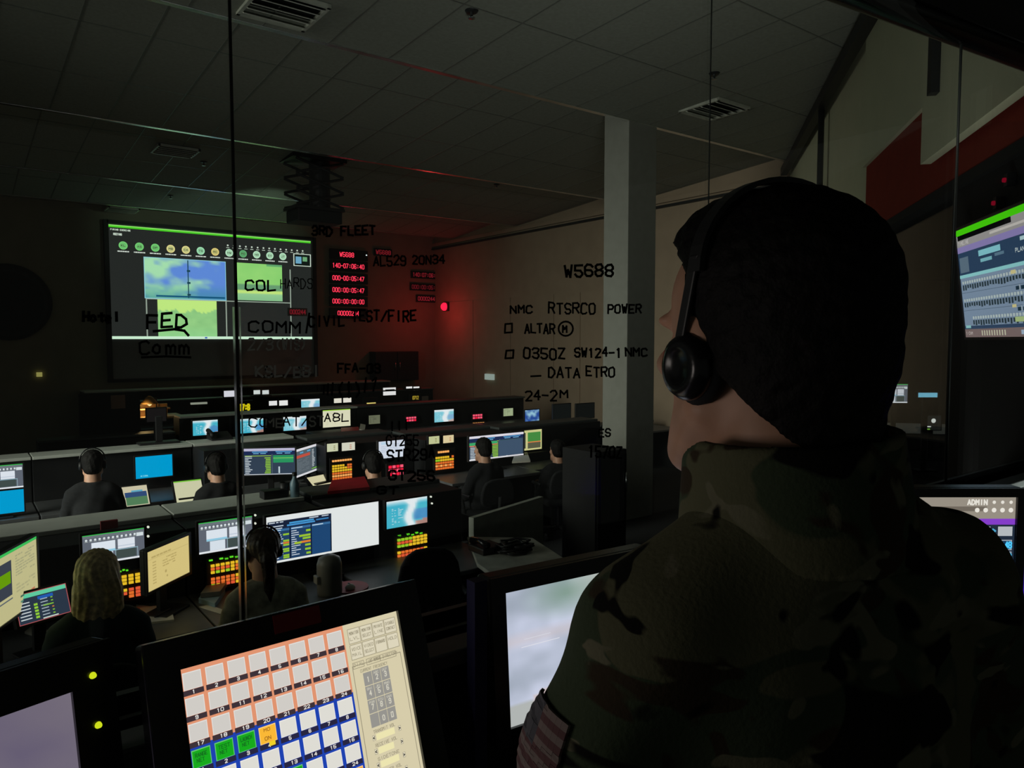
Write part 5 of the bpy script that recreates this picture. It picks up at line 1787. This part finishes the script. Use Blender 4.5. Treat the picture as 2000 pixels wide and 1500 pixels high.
def sleeve_patch(name, u0, u1, v0, v1, off, fn, label):
    mb = MB(); cols = []
    nu, nv = 10, 26
    for j in range(nv):
        for i in range(nu):
            c0, c1 = i / nu, (i + 1) / nu; d0, d1 = j / nv, (j + 1) / nv
            mb.face([sleeve(u0 + (u1 - u0) * c0, v0 + (v1 - v0) * d0, off), sleeve(u0 + (u1 - u0) * c0, v0 + (v1 - v0) * d1, off), sleeve(u0 + (u1 - u0) * c1, v0 + (v1 - v0) * d1, off), sleeve(u0 + (u1 - u0) * c1, v0 + (v1 - v0) * d0, off)], fn((c0 + c1) / 2, (d0 + d1) / 2))
    o = build(name, mb, [mat('patch_red', (108, 74, 76), .9), mat('patch_white', (140, 124, 120), .9), mat('patch_blue', (92, 92, 100), .9), mat('patch_edge', (112, 98, 66), .9)], jk)
    md = o.modifiers.new('thick', 'SOLIDIFY'); md.thickness = .003; md.offset = 0
    o['label'] = label
    return o


UL = -math.pi / 2 - .0
sleeve_patch('flag_patch', -1.15, -2.02, .2, .52, .004, lambda a, b: 2 if (b < .42 and a < .55) else (0 if int(b * 13) % 2 else 1), 'striped flag patch on the sleeve')
sleeve_patch('sleeve_tab', -1.1, -2.06, .53, .66, .004, lambda a, b: 3, 'tan tab under the flag patch')

# --- headset worn by the man (head frame)
def hloc(x, y, z):
    return mloc(*(rotv(x * HS + HX, y * HS, turn) + (z * HS,)))


def rotv(x, y, a):
    return (x * math.cos(a) - y * math.sin(a), x * math.sin(a) + y * math.cos(a))


hs_ = thing('headset', 'black headset with round ear cups on the standing man', 'headset', hloc(-.1, 0, -.05))
axL = (hloc(-1, 0, 0) - hloc(0, 0, 0)).normalized()
fwd = (hloc(0, 1, 0) - hloc(0, 0, 0)).normalized()
for sgn in (-1, 1):
    cc = hloc(sgn * .08, -.004, -.024)
    ax = axL * (-sgn) * 1
    ax = axL if sgn < 0 else -axL
    cup = build('ear_cup', MB().lathe(cc, [(.03, -.006), (.033, .004), (.033, .012), (.028, .02), (.018, .0225), (.016, .02), (0, .021)], ax, 28), M_BLACKG, hs_, smooth=True)
    build('ear_cushion', MB().lathe(cc, [(.012, -.004), (.028, -.016), (.037, -.01), (.038, .0), (.032, .006)], ax, 28), M_CLOTH, hs_, smooth=True)
    p0_, p1_ = hloc(sgn * .094, .002, -.006), hloc(sgn * .095, -.023, .075)
    sd_ = (p1_ - p0_)
    build('slider_arm', MB().obox((p0_ + p1_) / 2, fwd * .007, sd_ / 2, axL * .0028), M_BLACK, hs_, bevel=.002)
arc = []
for k in range(25):
    w = math.pi * k / 24
    arc.append(hloc(.096 * math.cos(w), -.024, .06 + .0855 * math.sin(w)))
hb = MB()
for p, q in zip(arc, arc[1:]):
    up_ = (p - hloc(0, .006, .05)).normalized()
    d_ = (q - p)
    hb.obox((p + q) / 2, fwd * .009, d_ * .52, d_.cross(fwd).normalized() * .0025)
build('headband', hb, M_BLACK, hs_)

# --- seated people in the hall
CH = {}


def chair_at(c, az, label, top=1.03):
    """office chair, base at c"""
    c = Vector((c[0], c[1], 0))
    dx = Vector((math.cos(az), -math.sin(az), 0)); dy = Vector((math.sin(az), math.cos(az), 0)); Zv = Vector((0, 0, 1))
    t = thing('office_chair', label, 'chair', (c.x, c.y, 0), 'black office chairs')
    q = lambda x, y, z: c + dx * x + dy * y + Zv * z
    build('seat', MB().obox(q(0, .02, .44), dx * .235, dy * .23, Zv * .035), M_CLOTH, t, bevel=.025)
    prof = [(.17, .55), (.205, .6), (.215, .7), (.205, .82), (.185, .92), (.15, .985), (.09, 1.02), (.0, 1.03)]
    prof = [(a_, .55 + (b_ - .55) * (top - .55) / .48) for a_, b_ in prof]
    prof = prof + [(-a_, b_) for a_, b_ in prof[-2::-1]]
    bk_ = MB().prism([q(a_, -.25 - .05 * (b_ - .55), b_) for a_, b_ in prof], dy * .045)
    build('backrest', bk_, M_CLOTH, t, fixn=True, bevel=.014)
    build('column', MB().tube([q(0, 0, .1), q(0, 0, .41)], .03, 12), M_BLACK, t)
    build('back_bar', MB().tube([q(0, -.1, .42), q(0, -.27, .45), q(0, -.29, .65)], .022, 8), M_BLACK, t)
    for k in range(5):
        w = 2 * math.pi * k / 5
        e_ = c + (dx * math.cos(w) + dy * math.sin(w)) * .29
        lg = build('leg', MB().tube([q(0, 0, .11), e_ + Zv * .075], [.028, .02], 8), M_BLACK, t)
        build('caster', MB().lathe(e_ + Zv * .032 - dx * .015, [(0, 0), (.032, 0), (.032, .03), (0, .03)], dx, 14), M_BLACK, lg)
    for s_ in (-1, 1):
        build('armrest', MB().tube([q(s_ * .25, .05, .44), q(s_ * .28, .05, .64), q(s_ * .28, -.12, .65), q(s_ * .28, .14, .65)], .018, 8), M_BLACK, t)
    return t


def seated(label, px, py, Y, az, cloth, hair, hair_kind, skin=M_SKIN, headset=False, res=.0085, lean=0.0, hz_=None, chair='black office chair under a seated person'):
    H = at(px, py, Y)
    if hz_ is not None:
        H.z = hz_
    z = H.z
    t = thing('person', label, 'person', (H.x, H.y, 0), 'people seated at the consoles')
    seat = -(z - .5)
    low = [K((-.09, -.06, -.24), (.09, -.06, -.24), .055, .055, .04), E((0, -.07, -.4), (.13, .09, .22), .05)]
    jk_ = [E((0, -.07, -.4), (.16, .115, .25), .05), K((-.11, -.06, -.235), (.11, -.06, -.235), .075, .075, .05), K((0, -.06, -.16), (.13, -.06, -.23), .055, .06, .04), K((0, -.06, -.16), (-.13, -.06, -.23), .055, .06, .04), E((0, -.07, seat + .06), (.17, .13, .13), .06)]
    lg_ = []
    for s_ in (-1, 1):
        el = (s_ * .23, .0, -.5); w_ = (s_ * .15, .24, -.43)
        low += [K((s_ * .16, -.06, -.26), el, .045, .038, .03), K(el, w_, .036, .026, .03)] + hand((s_ * .13, .3, -.425), (-.2 * s_, .95, -.1), s_)
        jk_ += [K((s_ * .165, -.06, -.255), el, .064, .055, .03), K(el, (w_[0], w_[1] - .02, w_[2]), .052, .038, .03)]
        kn = (s_ * .1, .36, seat + .02)
        lg_ += [K((s_ * .09, -.04, seat + .02), kn, .085, .065, .04), K(kn, (s_ * .1, .34, -z + .1), .06, .045, .03), K((s_ * .1, .32, -z + .045), (s_ * .1, .46, -z + .035), .043, .035, .03)]
    fb_ = union(P(HEAD), P(NECK + low), k=.025)
    sdf_obj('body', [(fb_, (-.34, -.2, -.66), (.34, .44, .15), res)], skin, H, az, t, 1)

    def jf(X, Y_, Z):
        d = sdf_eval(jk_, X, Y_, Z) + .004 * np.sin(X * 40 + Z * 22) * np.sin(Z * 38 - X * 9)
        return np.maximum(d, Z + .135)
    sdf_obj('jacket', [(jf, (-.34, -.26, seat - .1), (.34, .3, -.1), res * 1.2)], cloth, H, az, t, 1)
    sdf_obj('trousers', [(P(lg_), (-.24, -.18, -z), (.24, .54, seat + .16), res * 1.6)], M_CLOTH, H, az, t, 1)
    if hair_kind == 'long':
        hp_ = [E((0, -.022, .05), (.094, .112, .094)), E((.055, -.05, -.08), (.05, .07, .14), .04), E((-.055, -.05, -.08), (.05, .07, .14), .04), E((0, -.085, -.14), (.1, .05, .2), .05), E((.07, -.03, -.2), (.03, .05, .1), .03), E((-.07, -.03, -.2), (.035, .05, .11), .03)]
        lo_ = -.36
    elif hair_kind == 'tail':
        hp_ = [E((0, -.02, .05), (.09, .11, .093)), E((0, -.1, .0), (.045, .04, .05), .03), K((0, -.125, -.02), (0, -.14, -.26), .038, .022, .03)]
        lo_ = -.32
    else:
        hp_ = [E((0, -.02, .05), (.087, .107, .092)), E((0, -.05, -.02), (.074, .08, .065), .03)]
        lo_ = -.12

    def hf(X, Y_, Z):
        d = sdf_eval(hp_, X, Y_, Z) + .0035 * np.sin(X * 150 + 2 * np.sin(Z * 22)) * np.sin(Y_ * 130)
        return np.maximum(d, np.where(Z > .04, Y_ - .06, Y_ - (.012 if hair_kind != 'long' else .03)) * .8)
    sdf_obj('hair', [(hf, (-.14, -.2, lo_), (.14, .12, .16), res * .7)], hair, H, az, t, 1)
    c_, s2 = math.cos(-az), math.sin(-az)
    wl = lambda x, y, zz: H + Vector((x * c_ - y * s2, x * s2 + y * c_, zz))
    chair_at(wl(0, -.06, 0) * 1, az, chair, .84)
    if headset:
        hh = thing('headset', headset, 'headset', wl(0, 0, .02), 'headsets worn by seated people')
        pts = [wl(.1 * math.cos(math.pi * k / 20), .0, .045 + .107 * math.sin(math.pi * k / 20)) for k in range(21)]
        build('headband', MB().tube(pts, .006, 8), M_BLACKG, hh, smooth=True)
        for sg in (-1, 1):
            ax = (wl(sg, 0, 0) - wl(0, 0, 0)).normalized()
            build('ear_cup', MB().lathe(wl(sg * .083, 0, -.005), [(.03, -.008), (.038, 0), (.038, .016), (.03, .024), (0, .025)], ax, 20), M_BLACK, hh, smooth=True)
    return t


M_BLONDE = mat('blonde_hair', (216, 192, 142), .5, var=.45, scale=45, bump=.5)
M_BROWN = mat('dark_brown_hair', (44, 32, 26), .45, var=.4, scale=60, bump=.4)
M_NAVY = mat('teal_black_jacket', (36, 52, 54), .9, var=.15, scale=30)
M_GREYU = mat('grey_green_uniform', (176, 176, 156), .9, var=.4, scale=18)
seated('woman with long blonde hair seated at the front row, back to us', 190, 1126, 4.12, rad(8), M_NAVY, M_BLONDE, 'long', chair='black office chair under the blonde woman')
seated('woman with dark ponytail and headset at the wide half-white monitor', 513, 1078, 4.18, rad(5), M_GREYU, M_BROWN, 'tail', headset='black headset on the ponytailed woman', chair='black office chair under the ponytailed woman')
seated('dark clothed man with headset seated before the pale screen, second row', 422, 912, 7.45, rad(-4), M_CLOTH, M_HAIR, 'short', headset='black headset on the second row man before the pale screen', res=.011, chair='black office chair under the second row man before the pale screen')
seated('shadowy person with headset seated left of the plain blue monitor', 181, 908, 7.45, rad(10), M_CLOTH, M_HAIR, 'short', headset='black headset on the shadowy person left of the blue monitor', res=.011, chair='black office chair under the shadowy person, second row')
seated('silhouetted man seated before the wide blue-grey monitor', 943, 878, 6.75, rad(2), M_CLOTH, M_HAIR, 'short', res=.011, chair='black office chair under the silhouetted man')
seated('barely visible person with headset left of the square red keypad', 729, 908, 6.6, rad(12), M_CLOTH, M_HAIR, 'short', headset='black headset on the person by the square red keypad', res=.012, chair='black office chair under the person by the red keypad')
seated('dark seated person at the table right of the wide monitor, near the column', 1088, 880, 6.7, rad(18), M_CLOTH, M_HAIR, 'short', res=.012, chair='black office chair near the column')
cc = at(826, 1110, 4.25)
chair_at((cc.x, cc.y, 0), rad(20), 'empty black office chair below the multicoloured keypad')

# ------------------------------------------------------------------ booth furniture
DT = BF + .78
t = thing('booth_counter', 'dark counter along the booth window carrying the near monitors', 'counter', (.4, .9, BF))
build('worktop', MB().box(-2.4, .66, DT - .03, 3.0, GY - .06, DT), M_DARK, t, bevel=.005)
for x in (-2.3, -.9, .9, 2.9):
    build('support_panel', MB().box(x, .7, BF, x + .04, GY - .08, DT - .03), M_BOOTH, t)


def p_touch(s):
    s.rect(0, 0, 1, 1, (214, 204, 170), 0)
    gw = .713
    cw, rh = gw / 8, .1205
    or_, bl = (224, 148, 112), (30, 66, 176)
    s.rect(0, 0, gw, .0 + rh * 3.02, or_, 1)
    s.rect(0, rh * 3.02, gw, 1, bl, 1)
    tile = {(3, 0): (24, 170, 30), (3, 1): (24, 170, 30), (3, 2): (24, 170, 30), (3, 3): (250, 184, 54), (5, 3): (250, 184, 54), (5, 4): (24, 170, 30), (6, 5): (24, 170, 30), (6, 6): (250, 176, 70), (6, 7): (250, 176, 70), (7, 1): (24, 170, 30)}
    for j in range(8):
        for i in range(8):
            u, v = i * cw, .022 + j * rh
            c = tile.get((j, i), (208, 204, 198) if j < 3 else (222, 220, 212))
            s.rect(u + .007, v, u + cw - .010, v + rh * .69, mixc(c, (255, 255, 255), .35), 2)
            s.rect(u + .010, v + .005, u + cw - .013, v + rh * .67, c, 3)
            if v + rh * .69 < 1:
                s.rect(u + .003, v + rh * .7, u + cw - .006, min(1, v + rh * .91), (62, 50, 56) if j < 3 else (40, 38, 66), 2)
                nm = str((j % 3) * 8 + i + 1) if j < 3 else str((j - 3) * 8 + i + 1)
                s.text(nm, u + cw * .5 - .006 * len(nm), v + rh * .735, .013 * len(nm), rh * .13, (236, 232, 226), .22, 4)
            if c[0] < 60:
                s.text({0: 'RANGE', 1: 'TEST', 2: 'LAUNCH', 4: 'NET', 5: 'CMD'}.get(i, 'NET'), u + .02, v + .018, cw * .5, .017, (20, 110, 30), .2, 4)
                s.text('NET', u + .024, v + .043, cw * .32, .016, (20, 110, 30), .2, 4)
            elif c[2] < 100:
                s.text('MO', u + .028, v + .012, cw * .28, .014, (150, 96, 30), .2, 4)
                s.text('ON', u + .028, v + .052, cw * .28, .016, (150, 96, 30), .2, 4)
    s.rect(.31, .022 + 3 * rh + rh * .66, .336, .022 + 3 * rh + rh * .84, (240, 210, 40), 5)
    ln = (150, 142, 118)
    for j, row in enumerate((('MONITOR/LVL', 'MONITOR/SELECT', 'PRIVATE/LINE', 'DISABLE/CONTACT'), ('VOICE/MAIL', 'VIDEO/SELECT', 'FORWARD', 'HOLD'))):
        for i, wd in enumerate(row):
            u, v = .732 + i * .064, .03 + j * .088
            s.rect(u, v, u + .062, v + .083, (220, 212, 186), 1)
            s.frame(u, v, u + .062, v + .083, .003, ln, 2)
            for k, part in enumerate(wd.split('/')):
                s.text(part, u + .008, v + .018 + .03 * k, .046, .016, ln, .16, 3)
    s.frame(.728, .232, .985, 1.0, .004, ln, 2)
    for k, wd in enumerate(('DIAL', 'LAST NUMBERS', 'DIRECTORY')):
        s.frame(.732 + .02 * k + .05 * k, .215, .79 + .085 * k, .25, .003, ln, 2)
        s.text(wd, .738 + .075 * k, .222, .05 + .014 * k, .016, ln, .16, 3)
    s.text('CURRENT FREQUENCY', .765, .262, .14, .015, ln, .16, 3)
    for j in range(4):
        for i in range(3):
            u, v = .775 + i * .045, .285 + j * .075
            s.rect(u, v, u + .043, v + .071, (150, 148, 142), 2)
            s.text('123456789*0#'[j * 3 + i], u + .017, v + .026, .014, .026, (210, 206, 190), .2, 3)
            if j < 3:
                s.text(('', 'ABC', 'DEF', 'GHI', 'JKL', 'MNO', 'PQR', 'STU', 'VWX')[j * 3 + i], u + .008, v + .008, .026, .012, (200, 196, 180), .2, 3)
    for k in range(6):
        v = .6 + k * .072
        s.text(('TRANSMIT VOL', 'RECEIVE VOL', 'SIDETONE', 'SPEAKER VOL', 'ROUTING', 'HEADSET')[k], .78, v - .004, .11, .016, ln, .16, 3)
        s.rect(.79, v + .018, .87 if k % 2 else .885, v + .052, (236, 228, 176), 2)
        s.rect(.77, v + .02, .784, v + .048, (226, 218, 192), 2); s.frame(.77, v + .02, .784, v + .048, .002, ln, 3)
        s.rect(.905, v + .02, .919, v + .048, (226, 218, 192), 2); s.frame(.905, v + .02, .919, v + .048, .002, ln, 3)
        s.text('<', .7735, v + .026, .009, .016, (40, 40, 40), .3, 4); s.text('>', .9085, v + .026, .009, .016, (40, 40, 40), .3, 4)


def near_monitor(label, TLp, TRp, z, hgt, tilt, painter, bez, group=None, width=None, cat='monitor', name='monitor', leds=(), depth=.045, keepl=False):
    TR = atz(TRp[0], TRp[1], z)
    if width is None:
        TL = atz(TLp[0], TLp[1], z)
    else:
        q = atz(TLp[0], TLp[1], z)
        TL = q if keepl else TR - (TR - q).normalized() * width
        TR = TL + (TR - q).normalized() * width
    ex = (TR - TL); w = ex.length; ex.normalize()
    n = ex.cross(Vector((0, 0, 1)))
    dn = Vector((0, 0, -1)) * math.cos(tilt) + n * math.sin(tilt)
    nn = ex.cross(-dn)
    R = (TL, ex, dn, w, hgt, nn)
    t = make_monitor(name, label, R, painter, group, bezel=bez, depth=depth, foot=DT, casing=M_BLACKG, step=.00022, leds=leds, cat=cat)
    return t, R


zt_ = EYE.z - .44
tm, R = near_monitor('large touch panel with grid of numbered tiles at the bottom of the view', (350, 1308), (773, 1193), zt_, .272, rad(19), p_touch, .042)
TL, ex, dn, w, h, nn = R
dc = build('sensor_window', MB().obox(TL + ex * w * .50 - dn * .026 + nn * .0075, ex * .036, dn * .013, nn * .001), mat('dark_red_window', (150, 34, 42), .3), tm)
dc['label'] = 'dark red window in the bezel'


def p_cloud(s):
    def f(a, b):
        n = fbm(a * 3.2 + .3, b * 3.2 + 2, 21)
        c = mixc((150, 160, 174), (206, 212, 234), (n - .3) * 2.2)
        g_ = max(0, 1 - math.hypot((a - .42) / .34, (b - .1) / .22))
        c = mixc(c, (120, 148, 132), g_ * .9)
        c = mixc(c, (196, 196, 160), max(0, (a - .42)) * 1.6 * max(0, 1 - b * 3))
        c = mixc(c, (200, 188, 190), max(0, 1 - abs(b - .38) * 14) * .6)
        if b > .93 - a * .55 and b > .62 and a < .5:
            c = (206, 190, 190)
        if b > .86 and a < .16:
            c = (176, 180, 178)
        return c
    s.image(0, 0, 1, 1, f, 44, 36, 0)
    s.rect(.1, .435, .36, .44, (222, 222, 230), 1)
    s.rect(.12, .38, .3, .384, (214, 216, 226), 1)


near_monitor('monitor showing pale cloudy sky, half hidden behind the standing man', (984, 1157), (1118, 1128), EYE.z - .455, .245, rad(4), p_cloud, .03, width=.33, keepl=True)
# the monitor above's right edge lies behind the man
near_monitor('dim violet-grey monitor at the lower left corner, black bezel with two lamps', (40, 1384), (137, 1350), EYE.z - .45, .27, rad(10), lambda s: s.image(0, 0, 1, 1, lambda a, b: mixc((96, 88, 112), (120, 112, 122), fbm(a * 5, b * 5, 3)), 10, 10, 0), .052, width=.3,
             leds=((.325, -.012, (206, 222, 30)), (.325, .052, (206, 222, 30))))
zc = DT
c = atz(932, 1300, EYE.z - .72)
ft = at(931, 1132, 1.0)
tag(build('blue_folder', MB().obox(Vector((ft.x, ft.y, (ft.z + DT) / 2)), Vector((.012, 0, 0)), Vector((0, .012, 0)), Vector((0, 0, (ft.z - DT) / 2))), mat('navy_card', (26, 26, 70), .6)), 'dark navy folder standing beside the cloudy sky monitor', 'folder')


def p_count(s):
    s.rect(0, 0, 1, 1, (34, 46, 62), 0)
    s.rect(0, 0, 1, .14, (150, 142, 130), 1)
    s.rect(.45, .062, .88, .092, (112, 104, 94), 2)
    s.text('ADMIN', .8, .02, .08, .03, (226, 222, 212), .3)
    for u in (.91, .945, .98):
        s.disc(u, .035, .011, (226, 222, 212), 2)
    for u in (.84, .875, .91, .945, .98):
        s.disc(u, .085, .015, (232, 228, 218), 3)
    s.rect(0, .14, 1, .178, (132, 62, 200), 1)
    s.rect(.55, .2, .78, .21, (150, 160, 176), 2); s.rect(.55, .23, .78, .24, (110, 122, 140), 2)
    for k in range(4):
        s.rect(.79 + k * .028, .19, .814 + k * .028, .25, (190, 194, 196), 2)
    s.text('>', .908, .2, .016, .036, (80, 170, 210), .25)
    s.rect(.93, .19, .99, .25, (180, 186, 190), 2)
    for k, tx in enumerate(('L+000:00:05:48', 'T+000:00:05:48')):
        v = .275 + .075 * k
        s.rect(.77, v, .99, v + .066, (160, 170, 180), 2); s.rect(.774, v + .006, .986, v + .06, (22, 52, 84), 3)
        s.text(tx, .782, v + .014, .205, .038, (80, 200, 250), .26, 4)
        s.rect(.7, v, .765, v + .066, (150, 160, 170), 2); s.rect(.7, v + .006, .761, v + .06, (22, 52, 84), 3)
        s.text('00', .725, v + .016, .034, .036, (80, 200, 250), .26, 4)
    s.rect(.88, .43, .99, .48, (60, 130, 230), 2); s.rect(.884, .436, .986, .474, (18, 40, 120), 3); s.text('000045', .9, .446, .07, .02, (140, 190, 240), .25, 4)
    s.rect(.8, .5, .935, .53, (110, 110, 104), 2); s.text('ACTUAL', .84, .505, .07, .018, (226, 226, 220), .25, 3)
    s.rect(.6, .53, .935, .78, (26, 160, 96), 2)
    s.rect(.938, .5, .942, .9, (140, 150, 160), 2)
    s.rect(.945, .5, 1, 1, (50, 62, 80), 1)
    for k in range(5):
        s.disc(.972, .535 + .05 * k, .015, (216, 222, 226) if k != 2 else (220, 190, 90), 3)
    s.rect(.3, .82, .93, .84, (90, 104, 130), 2)


TLm = atd(1514, 970, 1.5)
ex = R_.copy(); n = ex.cross(Vector((0, 0, 1)))
wm = (1984 - 1514) / FPX * 1.5
make_monitor('monitor', 'monitor with purple bar and blue counters, right behind the shoulder of the man', (TLm, ex, Vector((0, 0, -1)), wm, wm * .66, n), p_count, None, bezel=.018, depth=.04, foot=DT, casing=M_BLACKG, step=.0003)
TLq = atd(1992, 975, 1.62)
make_monitor('monitor', 'violet-blue lit monitor cut by the picture edge, beside the counters monitor', (TLq, ex, Vector((0, 0, -1)), .5, .32, n), lambda s: s.image(0, 0, 1, 1, lambda a, b: mixc((26, 22, 60), (66, 34, 190), (b - .25) * 2.2), 6, 16, 0), None, bezel=.001, depth=.04, foot=DT, casing=M_BLACKG)
# second counter carrying these two
t = thing('booth_desk', 'dark side desk at the right of the booth carrying two monitors', 'desk', (2.0, .4, BF))
build('worktop', MB().box(1.1, -.1, DT - .03, 3.0, .655, DT), M_DARK, t, bevel=.005)
build('side_panel', MB().box(1.12, -.05, BF, 1.16, .6, DT - .03), M_BOOTH, t)
build('side_panel', MB().box(2.9, -.05, BF, 2.94, .6, DT - .03), M_BOOTH, t)


# large display on the angled wall
def p_sched(s):
    s.rect(0, 0, 1, 1, (122, 142, 164), 0)
    s.rect(0, 0, 1, .055, (70, 206, 14), 1)
    s.rect(.02, .055, .78, .1, (8, 10, 10), 2)
    s.rect(0, .055, 1, .16, (150, 148, 146), 1)
    s.rect(.5, .115, 1, .135, (190, 186, 180), 2)
    s.text('TIMELINE', .03, .115, .16, .03, (196, 192, 190), .2)
    s.rect(0, .16, 1, .215, (136, 126, 178), 1)
    s.rect(0, .215, 1, .42, (44, 66, 92), 1)
    s.rect(.02, .26, .16, .4, (92, 112, 128), 2)
    s.rect(.32, .24, .62, .29, (130, 196, 206), 2); s.rect(.34, .315, .5, .345, (120, 180, 190), 2); s.rect(.54, .3, .66, .325, (90, 120, 140), 2)
    s.rect(.86, .23, 1, .26, (170, 200, 204), 2); s.text('PLAN', .8, .31, .1, .03, (200, 214, 214), .2)
    s.rect(0, .42, 1, .45, (138, 200, 202), 2)
    r = random.Random(2)
    for k in range(3):
        v = .47 + .165 * k
        for i in range(26):
            u = .03 + i * .037
            if k < 2 or u > .12:
                hh = r.uniform(.03, .05)
                s.rect(u, v + .045, u + .022, v + .045 + hh, (40, 54, 60), 2)
                s.rect(u, v + .01, u + .026, v + .035, (176, 190, 190), 2)
                s.rect(u + .024, v + .005, u + .028, v + .09, (90, 106, 116), 2)
        s.rect(0, v + .115, 1, v + .119, (80, 98, 116), 2)
        if k < 2:
            for i in range(5):
                u = .76 + i * .06
                s.rect(u, v + .13, u + .04, v + .16, (30, 50, 64), 2); s.rect(u + .042, v + .12, u + .048, v + .165, (180, 190, 190), 2)
    s.rect(.72, .47, .78, .5, (206, 196, 140), 3); s.rect(.7, .74, .75, .765, (206, 196, 140), 3)
    s.rect(.72, .84, .98, .88, (168, 190, 130), 3)
    s.rect(.02, .89, .1, .915, (140, 196, 196), 3)
    s.rect(0, .925, 1, 1, (122, 106, 104), 3)
    s.rect(0, .895, 1, .925, (50, 70, 96), 2)
    s.text('1:CAM', .02, .95, .1, .025, (200, 190, 184), .2, 4)
    for i in range(10):
        s.rect(.26 + i * .035, .94, .275 + i * .035, .985, (196, 196, 170), 4)
    s.rect(.78, .945, .95, .98, (160, 180, 200), 4)


o_ = .11
TLd = hitw(1867, 452, o_)
exd = -WD
wd_ = min((Vector((TLd.x, TLd.y, 0)) - Vector((hitw(2030, 664, o_).x, hitw(2030, 664, o_).y, 0))).length, (TLd.y - GY - .035) / WD.y)
hd_ = TLd.z - hitw(1889, 660, o_ - .05).z
tl_ = rad(-7)
dnd = Vector((0, 0, -1)) * math.cos(tl_) + WN * math.sin(tl_)
dsp = make_monitor('wall_display', 'big wall display with green top bar and rows of schedule blocks, upper right', (TLd, exd, dnd, wd_, hd_, exd.cross(-dnd)), p_sched, None, bezel=.014, depth=.03, casing=M_BLACK, cat='display', step=.0008)
for k, (px, py) in enumerate(((1957, 352), (1936, 397))):
    p = hitw(px, py, .06)
    t = thing('red_lamp', ('upper' if k == 0 else 'lower') + ' dim red lamp above the big wall display', 'lamp', p - Vector((0, 0, .04)), 'dim red lamps')
    build('holder', MB().obox(p - WN * .035, WD * .02, WN * .02, Vector((0, 0, .03))), M_BLACK, t)
    build('lens', MB().lathe(p - WN * .015, [(.012, 0), (.011, .012), (0, .016)], WN, 14), em((150, 14, 40), .6), t, smooth=True)

# small monitors seen through the side window
SR = 'screens seen through the side window'


def side_mon(label, xL, yL, xR, h, off, painter, post=True, cat='monitor'):
    a = hitw((xL + xR) / 2, yL, -off)
    dpt = (a - EYE).dot(F_)
    TL = atd(xL, yL, dpt)
    w = (xR - xL) / FPX * dpt; hh = h / FPX * dpt
    return make_monitor('monitor', label, (TL, ex, Vector((0, 0, -1)), w, hh, n), painter, SR, bezel=.008, depth=.03, foot=.9 + .0 if post else None, casing=M_BLACK)


side_mon('video call monitor on a thin stand, just right of the head of the man', 1728, 750, 1773, 37, 1.0, lambda s: p_teams(s))
side_mon('thin cyan light bar screen on a pole', 1793, 767, 1831, 9, 1.0, p_flat((120, 196, 224)))
side_mon('yellow document screen behind a dark head, side window', 1869, 822, 1909, 33, 1.3, lambda s: p_doc(s, (214, 182, 100), (176, 146, 80), 3))
side_mon('video call monitor right of the yellow document screen', 1927, 820, 1964, 28, 1.3, lambda s: p_teams(s))
side_mon('short cyan screen at the right edge, on a pole', 1962, 775, 1984, 11, 1.0, p_flat((130, 190, 214)))
side_mon('pale picture monitor cut by the right edge, side window', 1972, 798, 2010, 20, 1.1, lambda s: p_sat(s, 30, True))
side_mon('dark screen with a white lamp image, beside the thin pole', 1806, 812, 1838, 28, 1.3, lambda s: (s.rect(0, 0, 1, 1, (24, 27, 26), 0), s.disc(.55, .35, .16, (226, 232, 226), 1), s.rect(0, .72, .4, .8, (226, 232, 226), 1), s.rect(.1, .9, .35, .98, (120, 190, 60), 1)))
SC.world.light_settings.distance = 1
